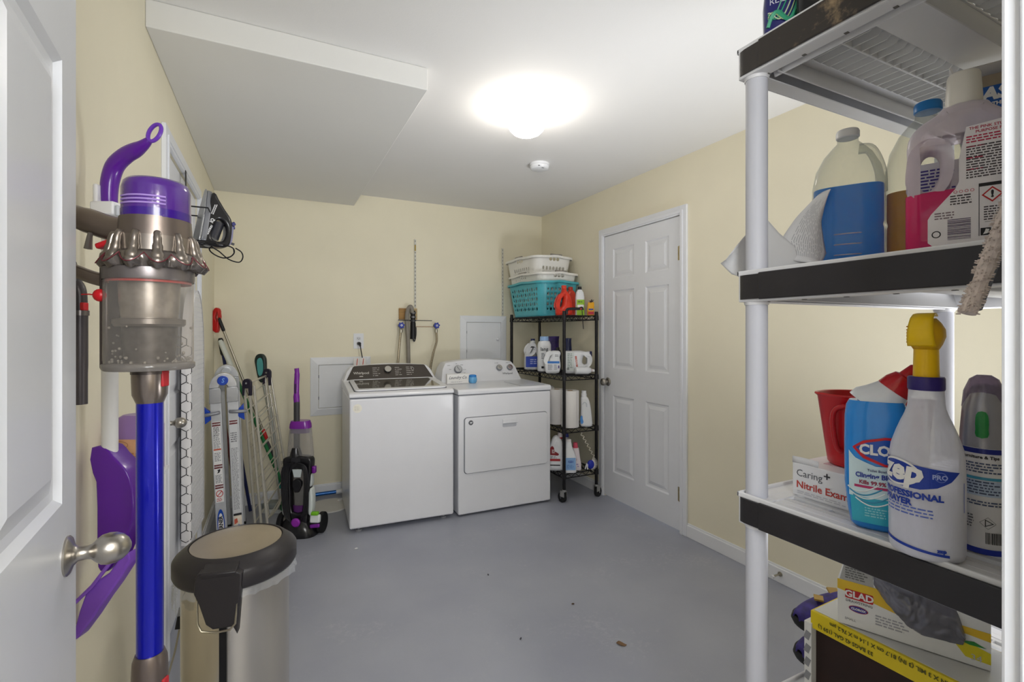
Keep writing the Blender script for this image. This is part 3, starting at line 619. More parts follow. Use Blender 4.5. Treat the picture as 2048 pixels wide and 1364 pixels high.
B().loft([(0, 0, 0, .026, .016, 4), (.03, 0, 0, .028, .018, 3), (.085, .002, 0, .026, .012, 3), (.105, .004, 0, .024, .003, 3)], 20).build('pouch', mat('e3a51e', .35, var=.1, scale=30), t)
B().box((0, -.0185, .020), (.045, .002, .024)).build('red_band', mat('b8283c', .4), t); B().box((.0, -.0168, .048), (.036, .002, .012)).build('blue_band', mat('33499c', .4), t)
rnd = random.Random(4); b = B()
for k in range(9): b.tube([(.004+(rnd.random()-.5)*.04, (rnd.random()-.5)*.01, .100), (.004+(rnd.random()-.5)*.05, (rnd.random()-.5)*.02, .115+rnd.random()*.016)], .0022, 5)
b.build('crumpled_tie', mat('3a2d33', .6), t)
t = thing('glue_gun', 'black hot glue gun lying over the front corner of the rack', 'tool', (1.99, 3.075, 1.452), -10)
B().tube(spline([(-.012, 0, -.03), (-.008, 0, .004), (.02, .0, .012), (.09, 0, .014), (.112, 0, .020), (.118, .0, .004)]), .011, 10).build('body', BLACK, t)
B().sph((.100, -.012, .012), .008, 12).build('red_trigger', mat('b0353a', .4), t); B().tube(spline([(.116, 0, .0), (.120, 0, -.06), (.128, .004, -.14)]), .003, 6).build('cord', BLACK, t)
# second shelf
t = jug('bleach_jug', 'white bleach jug with a blue label at the back of the second rack shelf', (2.03, 3.72, .962), -15, HDPE, [(-.06, 0), (.06, 0), (.065, .03), (.065, .13), (.05, .17), (.028, .235), (.024, .25), (-.005, .25), (-.02, .22), (-.058, .14), (-.065, .03)], [(-.03, .15), (-.01, .20), (.004, .20), (-.012, .15)], .09, cat='bottle')
lab(t, -.063, .06, .022, .115, -.0462, mat('3c55c0', .4)); fine(.07, .05, 3, FRONT(.01, -.047, .07), mat('b9c3ee', .5), t, word=.03); B().lathe([(.019, .25), (.018, .268)], 20, (.01, 0)).build('cap', mat('232a5c', .4), t)
t = bottle('fabric_softener', 'tall white bottle with light blue cap on the second rack shelf', (2.03, 3.50, .962), -15, HDPE, [(0, 0, 0, .052, .042, 3), (.01, 0, 0, .058, .046, 3), (.14, 0, 0, .056, .044, 3), (.22, 0, 0, .056, .042, 2.5), (.245, 0, 0, .048, .038, 2.2), (.255, 0, 0, .034, .034, 2)], [(.255, 0, 0, .038, .038, 2), (.29, 0, 0, .035, .035, 2)], mat('9cc0ee', .35))
lettering('lang', .042, FRONT(-.012, -.0462, .185), mat('44464c', .5), t, bold=.0005); fine(.035, .05, 4, FRONT(-.02, -.047, .13), DG, t, word=.02); fine(.05, .022, 1, FRONT(-.012, -.047, .035), INK, t, word=.02, fill=.8)
def pouch_bag(name, label, loc, rz, sx, sy, h, m, sd):
    t = thing(name, label, 'bag', loc, rz); b = B(); b.loft([(0, 0, 0, sx, sy, 4), (h*.12, 0, 0, sx*1.05, sy*1.05, 3), (h*.6, 0, 0, sx, sy*.8, 3), (h*.9, 0, 0, sx*.95, sy*.35, 3), (h, .0, 0, sx, sy*.12, 4)], 36)
    for v in b.b.verts:
        n = noise.noise(Vector((v.co.x*25+sd, v.co.y*25, v.co.z*22))); v.co.x += n*.008; v.co.y += n*.012
    b.build('bag', m, t, smooth=25); return t
pouch_bag('detergent_bag', 'dark purple crinkled bag behind the jugs on the second rack shelf', (2.17, 3.60, .962), -20, .058, .03, .29, mat('342366', .25, var=.35, scale=30), 1)
pouch_bag('detergent_bag', 'dark navy bag standing behind the big lying jug on the rack', (2.215, 3.43, .962), -20, .035, .03, .275, mat('1b2450', .3, var=.3, scale=30), 5)
t = bottle('detergent_bottle', 'black bottle squeezed between two white jugs on the second rack shelf', (2.10, 3.40, .962), 0, mat('1e1c2e', .3), [(0, 0, 0, .03, .025, 3), (.15, 0, 0, .03, .025, 3), (.18, 0, 0, .02, .02, 2)], [(.18, 0, 0, .016, .016, 2), (.20, 0, 0, .014, .014, 2)], BLACK)
lettering('3', .03, FRONT(0, -.0258, .155), PAPERW, t)
t = jug('detergent_jug', 'white handled jug with a bright blue band at the front of the second rack shelf', (2.004, 3.32, .962), -26, HDPE, [(-.052, 0), (.045, 0), (.056, .02), (.062, .06), (.058, .10), (.055, .13), (.062, .155), (.055, .172), (.02, .178), (-.01, .176), (-.042, .150), (-.062, .10), (-.064, .05)], [(-.046, .092), (-.040, .125), (-.022, .15), (-.018, .14), (-.034, .115), (-.042, .092)], .075)
lab(t, -.045, .050, .078, .095, -.0382, mat('2d7ad0', .35)); lab(t, -.045, .050, .014, .078, -.0382, mat('e3e5ec', .4)); fine(.04, .045, 5, FRONT(-.022, -.039, .048), DG, t, word=.008); fine(.026, .045, 5, FRONT(.022, -.039, .048), DG, t, word=.008, seed=2)
B().box((.044, -.039, .05), (.010, .001, .022)).build('barcode', mat('51407c', .5), t); fine(.03, .02, 2, FRONT(.03, -.0386, .14), INKG, t)
t = jug('detergent_jug', 'large white jug with handle and navy cap at the right of the second rack shelf', (2.178, 3.225, .962), -30, HDPE, [(-.105, 0), (.03, 0), (.07, .03), (.098, .06), (.098, .14), (.075, .155), (.07, .165), (.02, .178), (-.06, .176), (-.105, .170), (-.112, .08)], [(.040, .075), (.038, .115), (.055, .14), (.076, .13), (.080, .09), (.062, .07)], .09)
B().cyl((.07, 0, .150), (.094, 0, .150), .022, seg=20).build('neck', HDPE, t); B().cyl((.094, 0, .150), (.112, 0, .150), .024, seg=24).xf(Matrix.Identity(4)).build('cap', mat('262657', .4), t)
B().box((-.012, -.0455, .09), (.014, .001, .095), Matrix.Rotation(-.12, 3, 'Y')).build('red_label', mat('d07a70', .5), t); lettering('GAIN', .02, frame_m((-.012, -.0464, .09), (0, 0, -1), (1, 0, 0)), PAPERW, t)
lab(t, -.09, -.03, .02, .165, -.0455, mat('dfe4e2', .5)); fine(.045, .12, 9, FRONT(-.06, -.0465, .1), mat('9aa7a2', .6), t, word=.02); put(bars_me(.018, .016, 9), FRONT(-.08, -.047, .035), 'barcode', INK, t)
t = thing('lying_bottle', 'translucent white bottle lying on its side at the front right of the rack', 'bottle', (2.165, 3.118, .990), -16)
B().lathe([(.02, -.075), (.029, -.068), (.030, .03), (.022, .05), (.012, .062)], 24).xf(Matrix.Rotation(R(90), 4, 'Y')).build('bottle', mat('e9ebee', .2, sss=.2), t, smooth=50)
B().cyl((.060, 0, 0), (.084, 0, -.004), .012, .010, seg=16).build('cap', PAPERW, t); B().cyl((.056, 0, 0), (.062, 0, 0), .0135, seg=16).build('red_ring', mat('c03038', .4), t)
# third shelf
def roll(label, loc, r, h, group=None):
    t = thing('paper_towel_roll', label, 'paper towels', loc, 0, group); b = B()
    b.lathe([(r*.98, 0), (r, .006), (r, h-.004), (r*.97, h)], 40, cap=False).lathe([(r*.97, h), (.022, h-.001)], 40, cap=False).lathe([(.022, h-.001), (.022, 0)], 24, cap=False)
    b.build('paper', mat('edeae8', .8, var=.01, bump=.15, bscale=90), t, smooth=40); B().lathe([(.022, 0), (.022, h+.001), (.020, h+.001), (.020, 0)], 24, cap=False).build('core', mat('b39a78', .8), t)
    B().box((r*.2, -r*.985, h/2), (.001, .004, h*.98)).build('sheet_edge', mat('d2cfcc', .8), t); return t
roll('white paper towel roll standing at the front of the third rack shelf', (2.045, 3.13, .562), .068, .278)
roll('white paper towel roll standing behind the front roll, left on the third shelf', (2.025, 3.29, .562), .066, .272)
t = thing('toilet_roll_pack', 'white wrapped pack of rolls beside the dryer on the third rack shelf', 'paper pack', (2.04, 3.55, .562))
B().loft([(0, 0, 0, .065, .11, 5), (.01, 0, 0, .072, .12, 4), (.26, 0, 0, .072, .12, 4), (.275, 0, 0, .06, .10, 4)], 40).build('wrap', mat('e6e6ea', .3, var=.02, bump=.5, bscale=20), t)
lettering('R', .06, frame_m((-.0735, -.05, .2), (0, -1, 0), (0, 0, 1)), mat('555760', .5), t, bold=.002)
t = jug('bleach_bottle', 'white bottle with a blue drop at the right of the third rack shelf', (2.165, 3.105, .562), -25, HDPE, [(-.035, 0), (.05, 0), (.053, .05), (.044, .14), (.03, .20), (.014, .225), (-.028, .225), (-.032, .15), (-.036, .06)], None, .06, cat='bottle')
B().lathe([(.021, .222), (.021, .25), (.018, .252), (.018, .272)], 20, (-.008, 0)).build('cap', WHITE, t); B().mesh(plate(smooth_ring([(-.032, .02), (-.018, .03), (-.022, .055), (-.032, .085)]), th=.001)).xf(FRONT(0, -.0306, 0)).build('blue_drop', mat('4f90d8', .4), t)
B().tube(spline([(-.026, -.028, .17), (-.012, -.031, .185), (.004, -.031, .18), (.008, -.031, .15)]), .003, 6).build('handle_crease', mat('cdd3da', .4), t)
# bottom shelf
t = jug('bleach_jug', 'white jug with dark red label behind the front post on the bottom rack shelf', (1.972, 3.215, .222), -30, HDPE, [(-.06, 0), (.055, 0), (.06, .06), (.058, .16), (.04, .235), (.0, .262), (-.03, .24), (-.058, .16), (-.066, .06)], None, .10)
B().mesh(plate(smooth_ring([(-.06, .13), (-.05, .17), (-.03, .19), (-.01, .15), (.02, .125), (-.02, .12)], 3), th=.001)).xf(FRONT(0, -.0507, 0)).build('red_label', mat('8c1f26', .4), t); lab(t, -.055, .03, .075, .093, -.0507, mat('b02a2e', .4)); lab(t, -.05, .03, .04, .048, -.0507, INK)
fine(.05, .02, 2, FRONT(-.02, -.0515, .105), DG, t, word=.02); fine(.03, .03, 3, FRONT(-.02, -.0518, .150), PAPERW, t, word=.02)
B().lathe([(.022, .245), (.022, .262), (.019, .266), (.018, .285)], 20, (.03, 0)).build('cap', mat('d8cfd0', .4), t); B().lathe([(.0235, .242), (.0235, .252)], 20, (.03, 0)).build('red_ring', mat('a32028', .4), t)
t = bottle('cleaner_bottle', 'white bottle with a light blue label at the front of the bottom rack shelf', (2.028, 3.105, .222), -25, HDPE, [(0, 0, 0, .044, .03, 4), (.008, 0, 0, .047, .033, 4), (.12, 0, 0, .045, .032, 4), (.19, -.01, 0, .026, .022, 3), (.235, -.012, 0, .020, .018, 2)], [(.235, -.012, 0, .022, .022, 2), (.25, -.012, 0, .020, .020, 2)], mat('e8e4e4', .4))
lab(t, -.038, .038, .022, .115, -.0335, mat('8fb6e4', .4)); lettering('1221', .022, FRONT(0, -.0343, .085), INKB, t, bold=.0008); fine(.06, .03, 3, FRONT(0, -.0343, .05), mat('5f86c4', .5), t, word=.02)
t = bottle('cleaner_bottle', 'white curvy bottle with a coral pink cap on the bottom rack shelf', (2.105, 3.135, .222), -25, mat('f0e6ea', .35, sss=.1), [(0, 0, 0, .036, .024, 3), (.006, 0, 0, .038, .026, 3), (.05, 0, 0, .037, .025, 3), (.10, 0, 0, .028, .021, 2.5), (.15, -.004, 0, .026, .02, 2.5), (.17, -.006, 0, .024, .019, 2.5)], [(.17, -.006, 0, .020, .018, 2), (.21, -.008, 0, .016, .015, 2)], mat('d9546c', .4))
fine(.04, .03, 2, FRONT(0, -.0268, .04), mat('a78fc4', .5), t, word=.03); put(ring_me(-.008, .085, .008, .010, .002), FRONT(0, -.0265, 0), 'print_ring', mat('b05a88', .5), t)
t = bottle('spray_bottle', 'grey bottle with dark blue cap behind the pink capped bottle on the rack', (2.095, 3.27, .222), 0, mat('b9bcc6', .35), [(0, 0, 0, .035, .03, 3), (.18, 0, 0, .035, .03, 3), (.23, 0, 0, .015, .015, 2)], [(.23, 0, 0, .024, .024, 2), (.262, 0, 0, .02, .02, 2)], mat('24348c', .4))
t = thing('coiled_cord', 'cream coiled cord hanging from the third rack shelf down to the blue brush', 'cord', (2.115, 3.10, .53))
B().tube(spline([(.0+.018*math.sin(k*math.pi)+(k*.0095)+(.010 if k % 2 else -.010), .0, -.004-.0155*k) for k in range(18)], 5), .0026, 6).build('cord', mat('e4dccc', .5), t)
t = thing('dish_brush', 'blue round brush with white bristles at the right of the bottom rack shelf', 'brush', (2.205, 3.085, .262), -20)
B().sph((0, 0, 0), .028, 20, (1, .6, 1.25)).build('head', mat('2233b0', .3), t); b = B()
for k in range(14):
    a = R(-80+k*11); b.cyl((.024*math.cos(a), 0, .03*math.sin(a)), (.056*math.cos(a+.1), 0, .056*math.sin(a+.1)+.006), .0035, .001, seg=6)
b.build('bristles', mat('ece9e4', .5), t)
B().tube(spline([(-.03, 0, .01), (-.04, 0, -.02), (-.045, 0, -.035)]), .005, 6).tube(spline([(-.026, -.006, .004), (-.028, -.006, -.02), (-.026, -.006, -.036)]), .005, 6).build('legs', WHITE, t)
t = thing('yellow_bag', 'yellow green packet tucked behind the dryer on the bottom rack shelf', 'packet', (2.03, 3.62, .222))
B().loft([(0, 0, 0, .06, .12, 4), (.1, 0, 0, .065, .12, 3), (.27, .0, 0, .05, .11, 3), (.30, 0, 0, .03, .1, 3)], 28).build('packet', mat('9a9218', .4, var=.3, scale=20), t)
# ------------------------------------------------------------------ stick vacuum on its wall dock
# local +x points to the left of the picture (towards the wall dock), +y towards the lens
vac = thing('stick_vacuum', 'purple and grey cordless stick vacuum with blue wand hanging in the left foreground', 'vacuum cleaner', (-.193, 1.032, 0), 153.7)
GUN = mat('7b7069', .32, .75, var=.04, scale=6); DKG = mat('3d3a3b', .4, .3); SILV = mat('8d857d', .3, .85, var=.05)
PUR = film('7a3fc0', .45, '6a2bb0', .08, .4); X0 = -.012
B().lathe([(.050, 1.485), (.0495, 1.535), (.047, 1.545), (.042, 1.550)], 48, (X0, 0)).build('filter_cover', mat('4d2580', .14, var=.06, coat=.8, scale=3), vac, smooth=50)
fl = B().lathe([(.0507, 1.483), (.0505, 1.497)], 48, (X0, 0), cap=False).build('purple_band', mat('34107a', .2, coat=.5), vac)
for z in (1.516, 1.510, 1.504):
    B().tube([((.0503)*math.sin(a)+X0, .0503*math.cos(a), z) for a in [R(d) for d in range(-50, 40, 5)]], .0016, 6).build('vent_line', mat('a88bd0', .4), fl)
B().lathe([(.053, 1.40), (.0545, 1.44), (.0535, 1.456), (.0515, 1.484)], 48, (X0*.9, 0)).build('motor_housing', GUN, vac, smooth=50)
# ring of cyclone cones
cy = B().lathe([(.0565, 1.398), (.0565, 1.42), (.0550, 1.452)], 48, (X0*.9, 0)).build('cyclone_collar', SILV, vac)
for k in range(12):
    a = 2*math.pi*(k+.3)/12; ca, sa = math.cos(a), math.sin(a); cx = X0*.8
    pts = [(cx+r*ca, r*sa, z) for r, z in ((.0520, 1.452), (.0560, 1.454), (.0590, 1.446), (.0610, 1.432), (.064, 1.418), (.066, 1.406))]
    B().tube(spline(pts, 3), [.0050]*3+[.0055]*3+[.0060]*3+[.0075]*3+[.0105]*3+[.0115], 10).sph(pts[-1], .0125, 12, (1, 1, .8)).build('cyclone_cone', SILV, vac, smooth=60)
b = B(); N = 96; rg = []; wv = lambda a: abs(math.cos(6*(a-2*math.pi*.3/12)))
for k in range(N):
    a = 2*math.pi*k/N; w_ = wv(a); rg.append([b.b.verts.new((X0*.8+r*math.cos(a), r*math.sin(a), z)) for r, z in ((.060, 1.426), (.067+.004*w_, 1.422-.006*w_), (.069+.0095*w_, 1.418-.016*w_), (.066+.006*w_, 1.409-.015*w_), (.0645, 1.398))])
for k in range(N):
    for i in range(4): b.b.faces.new((rg[k][i], rg[k][i+1], rg[(k+1) % N][i+1], rg[(k+1) % N][i]))
b.build('cyclone_shroud', mat('7d7671', .25, .85), vac, smooth=60)
b = B(); b.tube([(X0*.8+(.0695+.010*wv(R(d)))*math.cos(R(d)), (.0695+.010*wv(R(d)))*math.sin(R(d)), 1.4195-.016*wv(R(d))) for d in range(0, 360, 3)], .0008, 5, closed=True); b.build('red_trim', mat('6d2a35', .4, .3), vac)
# clear bin
bn = B().lathe([(.0625, 1.232), (.064, 1.245), (.0635, 1.398)], 56, (0, 0), cap=False).build('dust_bin', film('efece8', .05, 'c9c4bd', .08, .42), vac, smooth=50)
B().lathe([(.0635, 1.226), (.066, 1.229), (.066, 1.236), (.064, 1.238)], 56).build('bin_base', film('bdb8b2', .45, '8f8a85', .1, .4), bn, smooth=50)
B().lathe([(.0645, 1.378), (.0655, 1.383), (.0655, 1.398)], 56, cap=False).build('bin_rim', mat('777170', .3, .6), bn)
B().lathe([(.0605, 1.374), (.0605, 1.384)], 56, cap=False).build('red_seal', mat('b5362f', .4), bn)
B().lathe([(.040, 1.312), (.043, 1.340), (.045, 1.395)], 40).build('mesh_shroud', mat('a39c94', .35, .6, var=.25, scale=40), bn)
B().lathe([(.049, 1.300), (.052, 1.304), (.052, 1.312), (.046, 1.314)], 40).build('shroud_lip', mat('77716b', .3, .5), bn)
B().lathe([(.036, 1.238), (.040, 1.30)], 40).build('inner_cone', mat('5c5753', .45, .3, var=.3, scale=60), bn)
rnd = random.Random(9); b = B()
for k in range(60):
    a = rnd.random()*6.28; r = .046+rnd.random()*.014; b.sph((r*math.cos(a), r*math.sin(a), 1.240+rnd.random()**3*.06), .0014+.0014*rnd.random(), 5)
tag(b.build('dust', mat('8a857d', .9), bn), kind='stuff')
B().bx(.058, .073, -.020, .020, 1.226, 1.405).build('bin_spine', mat('4a4240', .35, .4), vac, bevel=.004)
c = B().sph((.070, .020, 1.353), .011, 14, (1, .8, 1)).build('release_button', mat('c01822', .35), vac)
B().tube([(.074, .022, 1.353), (.085, .024, 1.3545), (.096, .026, 1.354)], .0012, 5).build('thread', mat('b01820', .5), c)
# arms
B().tube(spline([(.030, 0, 1.466), (.065, 0, 1.470), (.11, 0, 1.485), (.17, -.01, 1.503)], 5), [.0215]*11+[.020]*5, 12).build('top_arm', GUN, vac, smooth=50)
B().box((.068, .008, 1.443), (.034, .014, .010), Matrix.Rotation(.35, 3, 'Y')).build('trigger', mat('c3202a', .35), vac, bevel=.003)
B().tube([(.090, .016, 1.460), (.092, .018, 1.432)], [.0035, .006], 8).build('trigger_guard', mat('8b8580', .3, .8), vac)
B().tube(spline([(.060, 0, 1.376), (.095, 0, 1.384), (.125, -.004, 1.394), (.15, -.012, 1.404), (.165, -.015, 1.43), (.168, -.015, 1.50)], 5), .0115, 12).build('handle', GUN, vac, smooth=50)
B().bx(.155, .19, -.035, .006, 1.38, 1.42).build('battery', DKG, vac, bevel=.006)
# wand
B().lathe([(.020, 1.168), (.0255, 1.182), (.0265, 1.210), (.0265, 1.228)], 40).build('wand_connector', mat('8a8079', .25, .85, var=.05), vac, smooth=50)
B().lathe([(.0275, 1.218), (.0275, 1.228)], 40).build('connector_ring', mat('5c5552', .3, .7), vac)
B().bx(-.0285, -.022, -.008, .008, 1.196, 1.224).build('release_catch', mat('b0242c', .4), vac, bevel=.002)
B().lathe([(.0197, .72), (.0197, 1.172)], 40).build('wand', mat('0710a8', .25, .45, var=.02, coat=.5), vac)
B().lathe([(.0255, .60), (.0265, .70), (.0255, .722), (.0215, .734)], 36).build('head_connector', mat('7b706a', .3, .75), vac, smooth=50)
B().bx(-.029, -.022, -.007, .007, .655, .69).build('release_catch', mat('b0242c', .4), vac, bevel=.002)
B().tube(spline([(0, 0, .62), (0, .004, .57), (0, .01, .53)]), .018, 12).build('swivel_neck', DKG, vac)
B().box((0, .02, .495), (.22, .085, .055)).build('floor_head', mat('6a625d', .35, .5), vac, bevel=.014)
B().cyl((-.105, .055, .490), (.105, .055, .490), .026, seg=24).build('brush_roll', mat('a01c28', .6), vac)
dock = thing('vacuum_wall_dock', 'dark wall dock holding a narrow crevice tool at the edge of the open door', 'wall mount', (-.372, 1.20, 1.30), 153.7)
B().bx(-.012, .012, -.004, .012, -.04, .26).build('backplate', DKG, dock, bevel=.004)
cr = thing('crevice_tool', 'dark grey crevice nozzle with a red tab hanging from the wall dock', 'vacuum attachment', (-.352, 1.265, 1.144), 153.7)
B().tube(spline([(0, 0, 0), (0, 0, .08), (0, 0, .16), (.0, 0, .20), (.004, 0, .235), (.022, 0, .252), (.05, 0, .25)], 5), [.0125]*5+[.013]*10+[.0125]*16, 12).build('nozzle', mat('4b4648', .35, .3), cr, smooth=50)
B().box((-.012, .004, .198), (.009, .012, .016)).build('red_tab', mat('c92026', .4), cr, bevel=.002)
B().cyl((0, 0, .18), (0, 0, .19), .015, seg=20).build('ring', mat('77716e', .3, .7), cr)

# ------------------------------------------------------------------ lobby dustpan hung on a white wall clip
# frames below: local x = right in the picture, y = away from the lens
pan = thing('hanging_dustpan', 'purple long handled dustpan with white pole hanging on the left wall', 'dustpan', (-.333, 1.385, 0), -26.3)
VIO = mat('5a1894', .28, var=.04, coat=.3); LIL = mat('8450c4', .3, var=.04)
B().tube([(0, 0, .98), (0, 0, 1.56)], .0155, 18).build('pole', mat('dddbd8', .4, var=.03), pan)
B().lathe([(.0165, 1.225), (.017, 1.235), (.0165, 1.245)], 24).build('pole_joint', mat('b98f66', .6, var=.4, scale=60), pan)
B().tube(spline([(0, 0, 1.56), (-.002, 0, 1.60), (.001, 0, 1.635), (.014, -.002, 1.667), (.040, -.006, 1.688), (.068, -.012, 1.699), (.088, -.016, 1.708), (.104, -.018, 1.720)], 6), [.0150+.0028*math.sin(math.pi*min(1, k/34))-.0085*max(0, (k-28)/14)**1.5 for k in range(43)], 16).build('grip', VIO, pan, smooth=60)
B().tube([(.115+.0165*math.cos(a)*.9+.002, -.020-.001, 1.7335+.0165*math.sin(a)*1.0+.6*(.0165*math.cos(a)*.9)) for a in [2*math.pi*k/24 for k in range(24)]], .0042, 8, closed=True).build('hanging_loop', mat('6f3cb8', .3), pan)
outl = [(-.028, 1.032), (.004, 1.030), (.020, 1.012), (.046, .985), (.058, .962), (.064, .925), (.064, .872), (.050, .830), (.036, .800), (.018, .765), (-.002, .752), (-.014, .765), (-.016, .84), (-.018, .955), (-.026, .975)]
b = B().mesh(plate(smooth_ring(outl, 2), th=.05, bevel=.004)).xf(FRONT(0, .008, 0)); b.build('pan', VIO, pan, smooth=40)
fl_ = [(.072, .812), (.066, .775), (.018, .705), (-.036, .628), (-.048, .622), (-.044, .648), (-.020, .725), (.006, .752), (.030, .768)]
b = B().mesh(plate(smooth_ring(fl_, 2), th=.03, bevel=.004)).xf(FRONT(.008, -.034, 0)); b.build('flap', LIL, pan, smooth=40)
B().tube([(-.036, -.056, .70), (.010, -.056, .745), (.052, -.056, .800)], .004, 6).build('flap_ridge', mat('8a58c8', .3), pan)
clip = thing('tool_clip', 'white plastic wall clip gripping the dustpan pole', 'wall mount', (-.325, 1.365, 1.56), -26.3)
b = B().bx(-.034, -.024, -.012, .012, -.012, .06).bx(-.030, .022, -.024, .020, -.012, .018); b.build('clamp', mat('e6e6e8', .4), clip, bevel=.004)
B().bx(.022, .030, -.020, .0, -.014, .010).build('clip_jaw', mat('b9bdc4', .3), clip, bevel=.003)
# lilac bottle on a little wall ledge
t = thing('softener_bottle', 'lilac bottle with a peach label behind the blue vacuum wand', 'bottle', (-.318, 1.566, .925), -26.3)
B().loft([(0, 0, 0, .048, .032, 5), (.006, 0, 0, .052, .036, 5), (.12, 0, 0, .052, .036, 5), (.142, .004, 0, .046, .030, 4), (.150, .006, 0, .038, .024, 3)], 40).build('bottle', mat('a583c8', .3, sss=.1), t, smooth=40)
lab(t, -.049, .049, .012, .092, -.0372, mat('e9b58a', .5, var=.08, scale=40)); put(ring_me(-.022, .078, .026, .010, .0012), FRONT(0, -.0384, 0), 'print_ring', mat('b0704a', .5), t); fine(.036, .005, 1, FRONT(0, -.0384, 0), mat('a8643e', .5), t, dx=-.022, dy=.078, word=.01)
put(ring_me(-.026, .048, .014, .014, .004), FRONT(0, -.0385, 0), 'seal', mat('6b3f8f', .5), t); put(flat(ell(-.026, .048, .010, .010, 20)), FRONT(0, -.0385, 0), 'seal', mat('efe6ee', .5), t)
fine(.05, .03, 4, FRONT(0, -.0384, 0), mat('c98a5c', .5), t, dx=.022, dy=.045, word=.02)
t = thing('wall_ledge', 'small white ledge under the lilac bottle', 'shelf', (-.335, 1.575, .913), 0)
B().bx(-.052, .075, -.075, .045, 0, .010).build('board', WHITE, t, bevel=.002); B().bx(-.052, -.046, -.05, .03, -.05, 0).build('bracket', WHITE, t)

# ------------------------------------------------------------------ over-door iron holder, iron, ironing board
hold = thing('iron_holder', 'black over-door rack carrying the iron on the left wall door', 'holder', (XL+.021, 2.66, 1.70))
B().bx(-.005, -.002, .035, .060, .02, .352).build('door_strap', mat('2a2a2d', .4, .4), hold); B().bx(-.003, -.001, .030, .065, .0, .03).build('door_strap', BLACK, hold)
b = B(); b.tube([(0, -.10, .0), (.12, -.10, 0), (.13, -.09, 0), (.13, .09, 0), (.12, .10, 0), (0, .10, 0)], .0035, 6)
for k in range(5): b.tube([(0, -.08+.04*k, 0), (.13, -.08+.04*k, 0)], .0028, 6)
b.tube([(0, -.10, .15), (.10, -.10, .15), (.10, .10, .15), (0, .10, .15)], .0035, 6); b.tube([(0, -.10, -.02), (0, -.10, .17)], .0035, 6); b.tube([(0, .10, -.02), (0, .10, .17)], .0035, 6)
b.build('wire_cradle', BLACK, hold)
B().cyl((.03, -.11, -.055), (.03, -.135, -.055), .022, seg=20).build('hook_disc', mat('7a7a7c', .4, .5), hold)
iron = thing('clothes_iron', 'black and grey steam iron standing heel down in the over-door rack', 'iron', (-.325, 2.665, 1.705), 20)
# local: +x = handle side, z up, sole in y-z plane; leans
LEAN = Matrix.Rotation(.16, 4, 'Y')
sole = [(-.055, 0), (.055, 0), (.058, .05), (.050, .13), (.028, .215), (0, .262), (-.028, .215), (-.050, .13), (-.058, .05)]
YZ = lambda x: LEAN @ frame_m((x, 0, 0), (0, 1, 0), (0, 0, 1))
B().mesh(plate(smooth_ring(sole, 3), th=.007, bevel=.002)).xf(YZ(.0)).build('soleplate', mat('c5c7ca', .25, .9), iron, smooth=40)
s2 = [(p[0]*.96, p[1]*.965+.006) for p in sole]; B().mesh(plate(smooth_ring(s2, 3), th=.024, bevel=.006)).xf(YZ(.016)).build('skirt', mat('8e9096', .3, .2), iron, smooth=40)
XZ = lambda y: LEAN @ frame_m((0, y, 0), (1, 0, 0), (0, 0, 1))
side = [(.020, .004), (.105, .004), (.128, .02), (.132, .07), (.128, .11), (.118, .148), (.085, .185), (.052, .225), (.030, .250), (.022, .245)]
hole_ = [(.052, .035), (.092, .030), (.104, .045), (.106, .095), (.090, .125), (.068, .130), (.054, .110)]
B().mesh(plate(smooth_ring(side, 3), [smooth_ring(hole_, 3)], .075, .012)).xf(XZ(0)).build('body', mat('1b1a1e', .3, coat=.3), iron, smooth=50)
B().mesh(plate(smooth_ring([(.112, .012), (.137, .03), (.139, .09), (.130, .12), (.124, .10), (.122, .04)], 3), th=.05, bevel=.006)).xf(XZ(0)).build('handle_back', mat('8f8fae', .35), iron, smooth=50)
B().cyl(LEAN @ Vector((.062, 0, .04)), LEAN @ Vector((.074, 0, .12)), .026, seg=20).build('dial', mat('55565f', .2, .6), iron)
b = B().cyl(LEAN @ Vector((.128, -.012, .128)), LEAN @ Vector((.140, -.012, .138)), .009, seg=12).cyl(LEAN @ Vector((.134, .012, .118)), LEAN @ Vector((.148, .012, .124)), .009, seg=12); b.build('steam_button', mat('4a4a86', .4), iron)
PW = mat('e4e4e6', .5); fine(.05, .010, 1, XZ(-.0378) @ Matrix.Translation((.036, .070, 0)) @ Matrix.Rotation(R(75), 4, 'Z'), PW, iron, word=.009, fill=.9, ragged=.05)
lettering('IQ', .020, XZ(-.0378) @ Matrix.Translation((.040, .115, 0)) @ Matrix.Rotation(R(75), 4, 'Z'), PW, iron, bold=.001)
fine(.06, .014, 2, XZ(-.0378) @ Matrix.Translation((.040, .175, 0)) @ Matrix.Rotation(R(80), 4, 'Z'), PW, iron, word=.006, fill=.6)
crd = iron
B().tube(spline([(.11, 0, .03), (.135, -.002, .02), (.16, -.004, .012)]), .006, 8).build('strain_relief', mat('5f5f62', .5, var=.4, scale=200), crd)
b = B().tube(spline([(.16, -.004, .012), (.185, -.006, -.004), (.192, -.006, -.03), (.175, -.006, -.055), (.13, -.004, -.045), (.09, -.002, -.012), (.06, 0, .005)], 6), .003, 6)
b.tube(spline([(.10+.052*math.cos(R(d)), -.012-.02*math.sin(R(d*2)), -.012+.03*math.sin(R(d))) for d in range(0, 720, 40)], 4), .003, 6); b.xf(Matrix.Translation((0, -.02, -.02))).build('cord', BLACK, crd)
